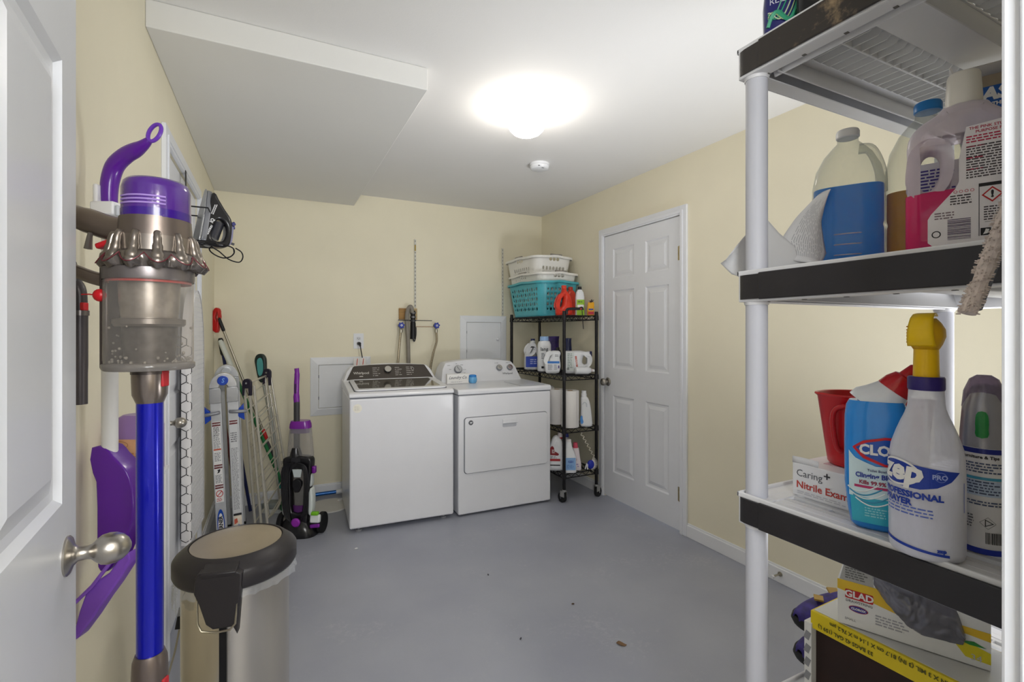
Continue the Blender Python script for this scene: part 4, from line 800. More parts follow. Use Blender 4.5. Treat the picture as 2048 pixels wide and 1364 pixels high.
# ironing board: long side hangs vertically, underside faces the room
ib = thing('ironing_board', 'white ironing board with black honeycomb cover hanging upright on the left door', 'ironing board', (-.338, 2.60, .33), -2.5)
BL, BW = 1.16, .33
def bw(v):   # half-width profile along the height, tapered rounded top
    return 1.0 if v < .72 else math.sqrt(max(0, 1-((v-.72)/.28)**2))*.985+.015
b = B(); b.holes(lambda u, v: (.0, BW*(.5+(u-.5)*bw(v)), BL*v), 13, 50, lambda i, j: (.20, .17)); b.build('mesh_underside', mat('e6e6e8', .45), ib, smooth=0, solid=.002)
b = B(); g = []
for j in range(51):
    v = j/50; hw = BW*.5*bw(v); y0 = BW*.5-hw; y1 = BW*.5+hw
    g.append([b.b.verts.new(p) for p in ((.003, y0+.004, BL*v), (.004, y0-.004, BL*v), (-.002, y0-.009, BL*v), (-.020, y0-.009, BL*v), (-.034, y0-.003, BL*v), (-.035, y1+.003, BL*v), (-.012, y1+.009, BL*v), (.003, y1+.004, BL*v), (.003, y1-.004, BL*v))])
for j in range(50):
    for k in range(8): b.b.faces.new((g[j][k], g[j][k+1], g[j+1][k+1], g[j+1][k]))
cv = b.build('cover', mat('eceaea', .7, var=.02), ib, smooth=50)
b = B()   # printed honeycomb running round the near edge of the cover
HX = .052
def edge_pt(s_, z):  # s_ from 0 (on the underside lip) round the rim to the top side
    v = max(0, min(1, z/BL)); y0 = BW*.5-BW*.5*bw(v)
    if s_ < .007: return Vector((.0045, y0+.004-s_, z))
    if s_ < .047: q = (s_-.007)/.040; return Vector((.0045-.040*q, y0-.004-.0065*math.sin(math.pi*min(1, q*1.0)), z))
    return Vector((-.0365, y0+(s_-.047), z))
for r_ in range(int(BL/(HX*1.0))+1):
    for c_ in range(-1, 3):
        cx_ = (c_+.5*(r_ % 2))*HX*.9; cz_ = r_*HX*.80
        hexp = [(cx_+HX*.5*math.cos(R(a)+R(30)), cz_+HX*.5*math.sin(R(a)+R(30))) for a in (60, 120, 180, 240)]
        for A_, C_ in zip(hexp, hexp[1:]):
            if min(A_[0], C_[0]) < 0 or max(A_[0], C_[0]) > .06 or min(A_[1], C_[1]) < 0 or max(A_[1], C_[1]) > BL*.985: continue
            b.tube([edge_pt(A_[0]+(C_[0]-A_[0])*k/3, A_[1]+(C_[1]-A_[1])*k/3) for k in range(4)], 0.0017, 4)
b.build('honeycomb_print', INK, cv)
B().tube([(-.028, .10, -.02), (-.028, .10, 1.0)], .009, 10).tube([(-.03, .22, -.02), (-.03, .22, 1.0)], .009, 10).build('folded_leg', mat('8b8d93', .3, .8), ib)
t = thing('floor_squeegee', 'grey tube with a black rubber tip leaning behind the trash can', 'pole', (-.325, 2.26, .20), 0)
B().tube([(0.01, 0, .012), (.02, .05, .10), (.028, .08, .16)], .0135, 12).build('tube', mat('8d8fa6', .4, .2), t); B().tube([(.002, -.035, -.05), (.006, -.02, -.02), (.010, 0, .014)], .0165, 14).build('rubber_tip', RUBBER, t)
B().tube([(.002, -.035, -.045), (-.01, -.06, -.12), (-.03, -.10, -.198)], .004, 6).build('rod', mat('a7a08c', .4, .6), t)

# ------------------------------------------------------------------ trash can
can = thing('trash_can', 'tall round stainless steel step trash can with black lid in the left foreground', 'trash can', (-.098, 1.665, 0), -10)
B().lathe([(.140, .02), (.1415, .03), (.1415, .585)], 64).build('body', mat('dad3c6', .2, 1, var=.05, scale=14, stretch=(1, 1, .01)), can, smooth=60)
B().lathe([(.145, 0), (.147, .004), (.146, .026), (.142, .030)], 64).build('base_ring', BLACK, can)
LB = mat('2b282a', .42, var=.05)
ld = B().lathe([(.146, .582), (.158, .590), (.163, .600), (.163, .634), (.158, .642), (.132, .664), (.124, .667), (.122, .662)], 72).build('lid', LB, can, smooth=35)
B().lathe([(.0001, .665), (.06, .6665), (.112, .6665), (.1205, .665), (.1215, .662)], 64).build('lid_plate', mat('b5aa9c', .3, .9, var=.12, scale=5), ld, smooth=40)
# hinge block faces the lens
hg = B().mesh(plate([(-.052, .652), (.030, .652), (.052, .640), (.046, .560), (.040, .478), (.030, .500), (-.018, .500), (-.034, .515), (-.050, .570), (-.062, .600), (-.060, .640)], th=.034, bevel=.004)).xf(FRONT(0, -.155, 0)).build('hinge', LB, can, smooth=40)
B().box((-.004, -.152, .648), (.085, .045, .014), Matrix.Rotation(.25, 3, 'X')).build('hinge_cover', LB, can, bevel=.003)
B().tube([(-.056, -.165, .585), (-.054, -.168, .520), (-.044, -.172, .500), (-.010, -.176, .494), (.024, -.176, .496), (.036, -.172, .508), (.042, -.168, .590)], .0028, 8).build('wire_bail', mat('b8b09a', .3, .9), can)
B().bx(-.009, .009, -.148, -.139, .03, .50).build('spine_rail', mat('111113', .4), can)
B().mesh(plate([(-.05, .0), (.05, 0), (.04, .03), (-.04, .03)], th=.03, bevel=.004)).xf(FRONT(0, .155, 0)).build('step_pedal', BLACK, can)
b = B(); N = 140; g = []; rnd = random.Random(2)
for k in range(N):
    a = 2*math.pi*k/N; n1 = noise.noise(Vector((math.cos(a)*4, math.sin(a)*4, 0))); n2 = noise.noise(Vector((math.cos(a)*11, math.sin(a)*11, 3))); ln = .002+.018*max(0, n1+.15)+(.05 if abs(math.degrees(a)-205) < 24 else 0)
    g.append([b.b.verts.new((r*math.cos(a), r*math.sin(a), z)) for r, z in ((.143, .592), (.152+.004*n2, .585), (.160+.008*n2, .578-ln*.3), (.160+.010*n2, .570-ln))])
for k in range(N):
    for i in range(3): b.b.faces.new((g[k][i], g[k][i+1], g[(k+1) % N][i+1], g[(k+1) % N][i]))
b.build('bag_liner', film('f2f4f6', .10, 'e8eaee', .12, .35), can, smooth=30)

# ------------------------------------------------------------------ folding ladder
lad = thing('folding_ladder', 'folded aluminium multi-position ladder with blue hinge leaning near the left wall', 'ladder', (-.215, 3.18, 0), 2)
LM_ = Matrix.Diagonal((.86, 1, 1, 1)) @ Matrix.Rotation(R(-2.6), 4, 'Y') @ Matrix.Rotation(R(3), 4, 'X')
BLU = mat('1f49b8', .3)
def rail(x, y, z1, nm='rail'):
    r_ = B().bx(x-.031, x+.031, y, y+.022, .0, z1).bx(x-.031, x-.026, y+.02, y+.06, .0, z1).bx(x+.026, x+.031, y+.02, y+.06, .0, z1).xf(LM_).build(nm, ALU, lad, smooth=0, bevel=.003)
    B().bx(x-.033, x+.033, y-.003, y+.062, -.0, .035).xf(LM_).build('rubber_foot', RUBBER, r_); return r_
for y, hy_ in ((0, 0), (.40, .02)):
    for x in (-.048, .048): rr_ = rail(x, y, .925)
    for x, a in ((-.048, 1), (.048, -1)):
        B().mesh(plate([(x-.034, .90), (x+.034, .90), (x+.034, .97), (x*.2+a*0+.030*(1 if x > 0 else -1)+.012, 1.00), (x-.030*(1 if x < 0 else -1), .975)][:3]+[(x+.030, .985), (x-.030, .985)], th=.03, bevel=.003)).xf(FRONT(0, y-.006, 0)).xf(LM_).build('hinge_bracket', mat('b9bcc0', .3, .9), lad, smooth=30)
    arch = ell(0, .985, .078, .082, 16, 0, 180)+[(-.078, .985)]+[(-.030, .985)]+[(-p[0], p[1]) for p in ell(0, .985, .026, .022, 8, 0, 180)]+[(.030, .985)]
    B().mesh(plate(arch, th=.035, bevel=.003)).xf(FRONT(0, y-.006, 0)).xf(LM_).build('hinge', mat('c9cbce', .3, .85, var=.08, scale=30), lad, smooth=40)
    k = B().mesh(plate(ell(0, 1.026, .031, .026, 28), th=.030, bevel=.004)).xf(FRONT(0, y-.026, 0)).xf(LM_).build('hinge_knob', BLU if y == 0 else mat('c3c6ca', .3, .5), lad, smooth=40)
    if y == 0: lettering('S', .034, FRONT(0, y-.0425, 1.026).copy() if False else LM_ @ FRONT(0, y-.0415, 1.026), mat('7fb0f0', .4), k, bold=.0008, shear=.2)
for k in range(3):
    z = .14+.27*k
    B().bx(-.060, -.034, .02, .42, z-.014, z+.014).xf(LM_).build('rung', ALU, lad, smooth=0, bevel=.003); B().bx(.034, .060, .02, .42, z+.03, z+.058).xf(LM_).build('rung', ALU, lad, smooth=0, bevel=.003)
for sx in (-1, 1):
    B().mesh(plate([(sx*.072, .80), (sx*.11, .835), (sx*.112, .74), (sx*.072, .765)], th=.03, bevel=.003)).xf(FRONT(0, .015, 0)).xf(LM_ @ Matrix.Translation((0, 0, .045))).build('lock_tab', BLU, lad)
    B().tube([(sx*.030, -.006, .80), (sx*.040, -.018, .80), (sx*.10, -.018, .795), (sx*.122, -.004, .792), (sx*.118, .02, .79)], .0095, 10).xf(LM_ @ Matrix.Translation((0, 0, .045))).build('lock_handle', mat('9a9ca2', .4, .5), lad, smooth=50)
LB_ = LM_ @ Matrix.Translation((0, 0, .095))
# labels on the rails
def rl(x, z0, z1, m, w_=.046, o_=.0006): return B().mesh(plate(rrect(x-w_/2, x+w_/2, z0, z1, .002), th=.0006)).xf(FRONT(0, -o_, 0)).xf(LB_).build('label', m, lad, smooth=0)
def rf(x, z, w_, h_, n, m, sd=0): fine(w_, h_, n, LB_ @ FRONT(x, -.0014, z), m, lad, seed=sd, word=.012)
DGR = mat('6b1f24', .5)
rl(-.050, .24, .70, PAPERW); rl(.046, .16, .70, mat('d9dadb', .5)); rl(.046, .035, .155, mat('e5d9c8', .5, var=.3, scale=25))
for z in (.685, .445, .330):
    rl(-.050, z-.011, z+.011, DGR, .046, .0011); lettering('DANGER', .012, LB_ @ FRONT(-.050, -.0016, z), PAPERW, lad, bold=.0003)
rl(.046, .674, .696, DGR, .046, .0011); lettering('DANGER', .012, LB_ @ FRONT(.046, -.0016, .685), PAPERW, lad, bold=.0003); rl(.046, .145, .157, INK, .046, .0011)
rl(-.050, .538, .546, mat('cf5a3c', .5), .042, .0011)
rf(-.050, .645, .036, .05, 7, INK, 1); rf(-.050, .585, .040, .075, 12, mat('8a8b90', .6), 2); rf(-.050, .50, .036, .05, 6, mat('8a8b90', .6), 3); rf(-.050, .375, .038, .05, 7, mat('77787c', .6), 4)
put(ring_me(0, 0, .020, .020, .004), LB_ @ FRONT(-.050, -.0016, .290), 'warning_ring', INKR, lad); put(flat([(-.013, -.010), (-.010, -.013), (.013, .010), (.010, .013)]), LB_ @ FRONT(-.050, -.0016, .290), 'warning_bar', INKR, lad)
put(flat([(-.008, -.012), (.004, -.008), (.010, .002), (.002, .006), (.010, .012), (-.006, .008), (-.002, 0)]), LB_ @ FRONT(-.050, -.0016, .418), 'figure', INK, lad); rf(-.050, .255, .034, .02, 3, INKR, 6)
rf(.046, .60, .038, .06, 5, mat('77787c', .6), 7); rf(.046, .36, .040, .36, 48, mat('8c8d91', .6), 8)
put(flat([(-.02, -.03), (.02, -.03), (.02, .0), (.004, .02)]), LB_ @ FRONT(.046, -.0016, .075), 'blue_patch', mat('2f5fc0', .5), lad); put(flat([(-.02, .02), (.0, .03), (-.004, .055), (-.02, .05)]), LB_ @ FRONT(.046, -.0016, .075), 'red_patch', mat('d0624a', .5), lad)
put(flat(ell(0, 0, .021, .085, 28)), LB_ @ FRONT(-.050, -.0012, .115), 'logo_oval', mat('1f4fb4', .4), lad); put(flat(ell(0, 0, .016, .072, 28)), LB_ @ FRONT(-.050, -.0015, .105), 'logo_oval', PAPERW, lad)
lettering('WERNER', .030, LB_ @ frame_m((-.050, -.002, .105), (0, 0, 1), (-1, 0, 0)), INK, lad, bold=.0012, sx=.92)

# ------------------------------------------------------------------ folded drying rack
dr_ = thing('drying_rack', 'folded chrome wire drying rack with black corner caps beside the ladder', 'drying rack', (0, 0, 0))
CH = mat('cdc9bd', .3, .6, var=.05); CAPM = mat('241f30', .4)
A0, A1 = Vector((-.095, 3.335, .02)), Vector((-.163, 3.375, .985)); C0, C1 = Vector((.040, 3.69, .10)), Vector((-.058, 3.71, 1.02))
dv = Vector((.034, -.012, 0))
for q in range(3):
    o_ = dv*q
    a0, a1, c0, c1 = A0+o_, A1+o_*.8+Vector((0, 0, -.012*q)), C0+o_, C1+o_*.6+Vector((0, 0, -.02*q))
    B().tube(spline([a0, a0+(a1-a0)*.5, a1], 3), .0078, 8).build('stile', CH, dr_); B().tube([c0, c1], .0072, 8).build('stile', CH, dr_)
    n = 11 if q < 2 else 9
    if q != 1:
        for k in range(1, n+1):
            f = k/(n+1)*.94; B().tube([a0+(a1-a0)*(f+.03), c0+(c1-c0)*(f+.05)], .0036, 6).build('rod', CH, dr_)
B().tube([A1+Vector((.02, 0, -.01)), C1+Vector((.015, 0, -.03))], .007, 8).build('top_bar', CH, dr_)
B().tube(spline([C0+Vector((.01, 0, .30)), C0+Vector((.02, -.02, .18)), C0+Vector((.0, -.12, .06)), A0+Vector((.07, .08, .10)), A0+Vector((.06, .02, .2)), A1+Vector((.07, 0, -.3))], 5), .0065, 8).build('stile', CH, dr_)
for P_, hgt in ((A1, .085), (C1, .10)):
    M_ = frame_m(P_+Vector((.018, -.012, -.02)), (.8966, -.4429, 0), (0, 0, 1))
    B().mesh(plate(ell(0, .012, .027, .027, 16, 0, 180)+[(-.027, .012), (-.027, -hgt*.75), (-.014, -hgt*.75), (-.012, -.02), (.010, -.02), (.012, -hgt*.75), (.027, -hgt*.75)], th=.02, bevel=.003)).xf(M_).build('corner_cap', CAPM, dr_, smooth=40)
    B().cyl(M_ @ Vector((0, .012, .009)), M_ @ Vector((0, .012, .013)), .006, seg=12).build('rivet', CHROME, dr_)

# ------------------------------------------------------------------ poles in the corner
def pole(name, label, cat, P0, P1, r, m, segs=()):
    t = thing(name, label, cat, P0); d = Vector(P1)-Vector(P0)
    B().tube([d*0, d], r, 10).build('handle', m, t)
    for nm, f0, f1, rr_, mm in segs: B().tube([d*f0, d*(f0+.1*(f1-f0)), d*(f0+.9*(f1-f0)), d*f1], [rr_*.7, rr_, rr_, rr_*.7], 12).build(nm, mm, t, smooth=60)
    return t
GRN = mat('16713c', .35)
t = pole('flat_mop', 'steel pole mop with red head standing upside down in the back left corner', 'mop', (.12, 3.93, .02), (-.350, 3.99, 1.39), .0085, mat('a59f92', .3, .9), (('collar', .93, 1.0, .012, BLACK), ('red_sleeve', .355, .41, .015, mat('c11f23', .4)), ('black_sleeve', .0, .35, .011, mat('3a3a40', .5))))
hd = B().mesh(plate(smooth_ring([(-.022, -.02), (.006, -.035), (.018, .02), (.024, .09), (.020, .13), (.0, .142), (-.02, .12), (-.024, .04)], 3), [smooth_ring([(.006, .04), (.013, .06), (.013, .10), (.004, .11)], 2)], .035, .008)).xf(frame_m((-.482, .075, 1.30), (.8966, -.4429, 0), (0, 0, 1))).build('mop_head', mat('c8201f', .35), t, smooth=50)
hd.location = (0, 0, 0)
t = pole('corner_broom', 'green pole broom with a white grip leaning in the back left corner', 'broom', (.12, 3.82, .03), (-.345, 4.03, 1.23), .0125, GRN, (('grip', .84, 1.0, .0175, mat('e4e9e2', .45)),))
B().box((0, 0, .04), (.16, .05, .10), Matrix.Rotation(.3, 3, 'Z')).build('broom_head', GRN, t, bevel=.01)
t = pole('scrub_brush_pole', 'black and dark blue pole behind the white gripped broom', 'pole', (-.15, 3.95, .0), (-.345, 4.055, 1.245), .011, mat('20285a', .4), (('grip', .90, 1.0, .017, mat('25282a', .6)),))
t = pole('dust_mop_pole', 'dark red short pole lowest in the back left corner behind the ladder', 'pole', (-.22, 3.93, .0), (-.362, 4.02, .98), .011, mat('6a1b20', .5))
sp = thing('spray_mop', 'spray mop with black loop grip and teal panel behind the drying rack', 'mop', (.06, 3.86, .0), -26.3)
q = frame_m((-.175, .03, 1.04), (1, 0, 0), (0, 0, 1))
B().mesh(plate(smooth_ring([(-.034, .0), (-.040, .05), (-.022, .085), (.014, .088), (.036, .06), (.040, .0), (.038, -.09), (.012, -.12), (-.012, -.10)], 4), th=.035, bevel=.010)).xf(q).build('grip', mat('22312f', .35), sp, smooth=50)
B().mesh(plate(smooth_ring([(-.016, .045), (.006, .062), (.022, .04), (.024, -.04), (.004, -.07), (-.010, -.05)], 3), th=.004)).xf(frame_m((-.175, .010, 1.04), (1, 0, 0), (0, 0, 1))).build('teal_panel', mat('58a9a8', .35), sp)
B().tube([(-.16, .03, .95), (-.09, .03, .60), (-.02, .03, .16)], .0135, 10).build('pole', mat('b9bdb8', .35, .3), sp); B().tube([(-.03, .02, .26), (-.012, .01, .16)], .03, 16).build('bottle', mat('2aa097', .35), sp); B().box((0, .0, .045), (.26, .10, .04)).build('mop_base', mat('8d9492', .5), sp, bevel=.01); B().bx(-.13, .13, -.055, .055, 0, .025).build('pad', mat('d8dad8', .9), sp)

# ------------------------------------------------------------------ upright carpet cleaner
cc = thing('carpet_cleaner', 'black upright carpet cleaner with purple grip and clear tank left of the washer', 'carpet cleaner', (.135, 3.335, 0), -26.3)
GB = mat('161518', .28, coat=.3); PP = mat('7a1f96', .25, coat=.3); CLR = film('e6e4e2', .16, 'd8d6d4', .08, .45)
B().tube(spline([(-.018, .03, .842), (-.020, .03, .88), (-.019, .03, .96), (-.017, .032, 1.02), (-.019, .03, 1.058)], 4), [.0185]*5+[.016]*8+[.014]*4, 14).build('grip', PP, cc, smooth=50)
B().tube([(-.019, .012, .90), (-.018, .010, .96)], .005, 8).build('grip_switch', mat('3a1048', .4), cc)
B().tube([(-.018, .03, .50), (-.018, .03, .845)], .0185, 14).build('handle_tube', mat('3a393b', .4), cc)
tk = B().loft([(.49, -.002, .05, .080, .050, 3), (.60, -.002, .05, .072, .046, 3), (.70, -.002, .05, .062, .042, 3), (.712, -.002, .05, .058, .040, 3)], 40, cap=True).build('clean_tank', CLR, cc, smooth=50)
B().loft([(.675, -.002, .05, .066, .045, 3), (.70, -.002, .05, .064, .044, 3), (.722, -.002, .05, .056, .038, 3)], 36).build('tank_cap', PP, tk, smooth=50); B().loft([(.645, -.002, .05, .062, .04, 3), (.678, -.002, .05, .060, .04, 3)], 36).build('tank_collar', mat('6d5586', .3), tk)
B().lathe([(.030, .44), (.040, .47), (.034, .52), (.024, .555)], 28, (-.018, .02)).build('neck', GB, cc, smooth=50)
prof = [(-.086, .490), (-.088, .44), (-.074, .30), (-.066, .16), (-.050, .06), (.058, .06), (.070, .16), (.076, .30), (.090, .44), (.086, .490), (.04, .505), (-.04, .505)]
B().mesh(plate(smooth_ring(prof, 3), [smooth_ring([(-.040, .40), (-.036, .25), (-.030, .155), (.034, .155), (.044, .25), (.046, .40), (.02, .425), (-.02, .425)], 2)], .07, .012)).xf(FRONT(0, .02, 0)).build('body', GB, cc, smooth=50)
B().loft([(.150, .002, .03, .030, .02, 3), (.30, .003, .03, .038, .024, 3), (.42, .003, .03, .040, .026, 3)], 28).build('recovery_tank', film('c5c1be', .32, 'a8a4a2', .1, .4), cc, smooth=50)
B().loft([(.135, 0, .02, .030, .018, 3), (.19, 0, .02, .034, .021, 3)], 28).build('tank_base', mat('5a2a6a', .3), cc, smooth=50)
B().mesh(plate([(-.030, .425), (.030, .425), (.022, .375), (-.020, .375)], th=.012, bevel=.003)).xf(FRONT(.004, -.012, 0)).build('latch', mat('c9d2d2', .35), cc)
B().mesh(plate(ell(.002, .335, .028, .028, 20, 0, 180)+[(-.026, .32), (-.010, .28), (.012, .28), (.030, .32)], th=.03, bevel=.004)).xf(FRONT(0, -.004, 0)).build('cord_hook', BLACK, cc)
B().mesh(plate([(-.030, .47), (.03, .47), (.026, .50), (-.026, .50)], th=.006)).xf(FRONT(0, -.02, 0)).build('brand_plate', mat('2b2b2e', .2), cc)
for sx, z0, z1 in ((-1, .13, .30), (1, .13, .30)): B().mesh(plate(smooth_ring([(sx*.080, z1), (sx*.092, z1-.01), (sx*.094, z0+.02), (sx*.080, z0), (sx*.070, z0+.05)], 3), th=.06, bevel=.008)).xf(FRONT(0, .02, 0)).build('side_panel', mat('dfe6e4', .3), cc, smooth=50)
B().mesh(plate(smooth_ring([(.078, .40), (.086, .39), (.088, .32), (.078, .31)], 3), th=.04, bevel=.005)).xf(FRONT(0, .02, 0)).build('side_panel', mat('cdd3d2', .3), cc)
B().box((.098, .02, .415), (.022, .03, .045)).build('hose_clip', PP, cc, bevel=.006)
b = B()
for k in range(6):
    w0 = .046+.006*k; b.tube(spline([(-.010, -.018-.003*k, .47), (-w0, -.022-.003*k, .44), (-w0-.008, -.024-.002*k, .30), (-w0+.004, -.022, .14), (-.020-.002*k, -.02, .065+.008*k)], 5), .0042, 6)
    if k < 5: b.tube(spline([(.010, -.018-.003*k, .47), (w0, -.022-.003*k, .44), (w0+.010, -.024-.002*k, .30), (w0, -.022, .16), (.024+.002*k, -.02, .10+.008*k)], 5), .0042, 6)
b.build('wrapped_cord', BLACK, cc)
B().lathe([(.0001, 0), (.026, .002), (.028, .012), (.020, .02), (.0001, .022)], 24).xf(Matrix.Translation((.004, -.026, .098)) @ Matrix.Rotation(R(90), 4, 'X')).build('purple_dial', mat('9a2fb0', .25), cc)
B().loft([(.0, 0, .05, .115, .10, 3), (.03, 0, .05, .118, .105, 3), (.085, -.01, .06, .09, .09, 3), (.12, -.01, .05, .06, .05, 3)], 40).build('base', GB, cc, smooth=50)
B().sph((-.095, .08, .085), .05, 24, (1, .9, .7)).build('nozzle_cover', mat('b9b2a8', .25, .5), cc)
for x in (-.125, .130):
    w_ = B().cyl((x-.012, .06, .065), (x+.018, .06, .065), .065, seg=36).build('wheel', RUBBER, cc, bevel=.006); B().cyl((x-.0145, .06, .065), (x-.010, .06, .065), .03, seg=24).build('hub', mat('3c3c40', .4), w_)
B().box((.118, -.012, .115), (.062, .03, .050), Matrix.Rotation(-.2, 3, 'X')).build('foot_panel', mat('e4e8e8', .3), cc, bevel=.008); B().box((.118, -.018, .150), (.045, .028, .022)).build('green_button', mat('7ac424', .3), cc, bevel=.006); B().box((.118, -.020, .072), (.060, .02, .022), Matrix.Rotation(-.1, 3, 'Y')).build('purple_trim', PP, cc, bevel=.006)
# things behind the cleaner
t = thing('round_mat', 'pale round disc lying on the floor behind the carpet cleaner', 'mat', (.37, 3.80, 0))
B().lathe([(.150, 0), (.152, .004), (.148, .009), (.13, .010)], 56).build('disc', mat('d6d4cf', .5, var=.03), t, smooth=40)
t = thing('blue_pole', 'blue tube with a white joint lying along the back baseboard', 'pole', (.25, 4.02, .030), -2)
B().tube([(-.16, 0, 0), (.19, 0, .003)], .014, 14).build('tube', mat('1d5fa6', .25, .3), t); B().tube([(.19, 0, .003), (.34, 0, .004)], .018, 14).build('joint', mat('dfe0e2', .35), t)
t = thing('clear_water_line', 'white plastic water line running behind the washer at floor level', 'hose', (.44, 3.86, .012))
B().tube(spline([(0, 0, 0), (.04, .02, .002), (.10, .0, 0), (.18, .02, 0)]), .009, 10).build('line', mat('dcdcda', .35), t)
# ------------------------------------------------------------------ plastic shelving unit on the right
UX0, UX1, UY0, UY1 = .81, 1.60, .205, .65
UW, UD = UX1-UX0, UY1-UY0
unit = thing('plastic_shelving_unit', 'white plastic shelving unit with black shelf edges in the right foreground', 'shelving unit', (UX0, UY0, 0))
PWH = mat('e3e3e5', .42, var=.015); PGR = mat('d8d8d8', .5, var=.02); FAS = mat('2a282b', .42, var=.12, scale=14, bump=.15, bscale=120); POST = mat('cbccd4', .5, var=.015)
rust = bpy.data.materials.new('worn_black_edge'); rust.use_nodes = True
def mk_rust():
    nt = rust.node_tree; b_ = nt.nodes['Principled BSDF']; L = nt.links.new; tc = nt.nodes.new('ShaderNodeTexCoord')
    n = nt.nodes.new('ShaderNodeTexNoise'); n.inputs['Scale'].default_value = 26; n.inputs['Detail'].default_value = 9; n.inputs['Roughness'].default_value = .7; L(tc.outputs['Object'], n.inputs['Vector'])
    n2 = nt.nodes.new('ShaderNodeTexNoise'); n2.inputs['Scale'].default_value = 7; L(tc.outputs['Object'], n2.inputs['Vector'])
    mu = nt.nodes.new('ShaderNodeMath'); mu.operation = 'MULTIPLY'; L(n.outputs[0], mu.inputs[0]); L(n2.outputs[0], mu.inputs[1])
    r = nt.nodes.new('ShaderNodeValToRGB'); r.color_ramp.elements[0].position = .29; r.color_ramp.elements[1].position = .40; r.color_ramp.elements[0].color = lin('37322f'); r.color_ramp.elements[1].color = lin('a08a6c')
    L(mu.outputs[0], r.inputs[0]); L(r.outputs[0], b_.inputs['Base Color']); b_.inputs['Roughness'].default_value = .5
mk_rust()
TOPZ = (1.834, 1.4025, .975, .560, .13)
rib_me = None; ribs_by = {}
def rib_mesh(L_):
    """moulded rib: flat top strip and a thin web with cut-away ends"""
    b = B(); b.bx(-.0058, .0058, 0, L_, -.003, 0)
    pr_ = [(0, -.002), (0, -.008), (.010, -.020), (.018, -.012), (.026, -.020), (L_-.014, -.020), (L_, -.006), (L_, -.002)]
    A_ = [b.b.verts.new((-.0013, y, z)) for y, z in pr_]; C_ = [b.b.verts.new((.0013, y, z)) for y, z in pr_]
    for k in range(len(pr_)): b.b.faces.new((A_[k], A_[(k+1) % 8], C_[(k+1) % 8], C_[k]))
    b.b.faces.new(A_); b.b.faces.new(C_[::-1]); b.rec(); me = bpy.data.meshes.new('rib'); b.b.to_mesh(me); b.b.free(); me.materials.append(PGR); return me
FA0, FA1, FB0, FB1 = .245, .385, .030, .170      # rib fields along the depth
for si, zt in enumerate(TOPZ):
    sh = bpy.data.objects.new('shelf', None); COL.objects.link(sh); sh.parent = unit; sh.location = (0, 0, zt); sh.empty_display_size = .05
    b = B(); T = .054
    # deck border and crossbeams, pale plastic
    for x0, x1, y0, y1 in ((0, UW, 0, .030), (0, UW, FA1+.0, UD), (0, .055, .030, FA1), (UW-.055, UW, .030, FA1), (.055, UW-.055, FB1, FA0)): b.bx(x0+.002, x1-.002, y0+.002, y1-.002, -.006, 0)
    b.bx(.004, UW-.004, UD-.004, UD-.001, -T, 0).bx(.004, UW-.004, .001, .004, -T, 0).bx(.001, .004, .004, UD-.004, -T, 0).bx(UW-.004, UW-.001, .004, UD-.004, -T, 0)
    b.bx(.004, UW-.004, UD-.035, UD-.004, -T, -T+.003).bx(.004, UW-.004, .004, .03, -T, -T+.003).bx(.004, .034, .03, UD-.035, -T, -T+.003).bx(UW-.034, UW-.004, .03, UD-.035, -T, -T+.003)
    # box beam under the middle and sloping inner skirts
    b.bx(.055, UW-.055, FB1+.004, FA0-.004, -.042, -.005)
    b.box((.045, UD/2, -.026), (.003, UD-.08, .058), Matrix.Rotation(-.42, 3, 'Y')).box((UW-.045, UD/2, -.026), (.003, UD-.08, .058), Matrix.Rotation(.42, 3, 'Y'))
    b.box((UW/2, UD-.046, -.026), (UW-.08, .003, .058), Matrix.Rotation(-.42, 3, 'X')); b.box((UW/2, .042, -.026), (UW-.08, .003, .058), Matrix.Rotation(.42, 3, 'X'))
    b.bx(.055, UW-.055, (FA0+FA1)/2-.002, (FA0+FA1)/2+.002, -.021, -.001)
    b.build('deck', PWH, sh, smooth=0, bevel=.0012, bseg=1)
    # rim lip standing up round the deck
    B().bx(0, UW, UD-.006, UD, -.004, .006).bx(0, .006, 0, UD, -.004, .006).bx(0, UW, 0, .006, -.004, .004).bx(UW-.006, UW, 0, UD, -.004, .006).build('rim', PWH, sh, smooth=0, bevel=.002)
    # dark edge band on both short ends, rounded at the corner
    fm = rust if si == 0 else FAS
    B().mesh(plate([(-.004, .05), (-.004, UD-.020)]+[(-.004+.018*(1-math.cos(R(a))), UD-.020+.020*math.sin(R(a))) for a in (30, 60, 90)]+[(.030, UD), (.030, UD-.004), (.016, UD-.004), (.002, UD-.018), (.002, .05)], th=.046)).xf(Matrix.Translation((0, -.05+.0, -.0265))).xf(Matrix.Translation((0, .05, 0))).build('edge_band', fm, sh, smooth=0)
    B().bx(-.006, 0, .0, UD-.05, -.051, -.001).build('edge_band', fm, sh, smooth=0, bevel=.002)
    B().bx(UW-.002, UW+.004, .0, UD-.02, -.050, -.003).build('edge_band', fm, sh, smooth=0, bevel=.002)
    n = 25; x0, x1 = .062, UW-.062
    for (ya, yb) in ((FA0, FA1), (FB0, FB1)):
        L_ = yb-ya
        if L_ not in ribs_by: ribs_by[L_] = rib_mesh(L_)
        for k in range(n):
            if si == 4: continue
            o = bpy.data.objects.new('rib', ribs_by[L_]); COL.objects.link(o); o.parent = sh; o.location = (x0+(x1-x0)*k/(n-1), ya, -.0005)
    if si < 3:
        for k in range(5): B().box((.03, .40-.07*k, -.0545), (.006, .006, .001)).build('peg_hole', mat('6d6a66', .7), sh, smooth=0)
PR = .0195
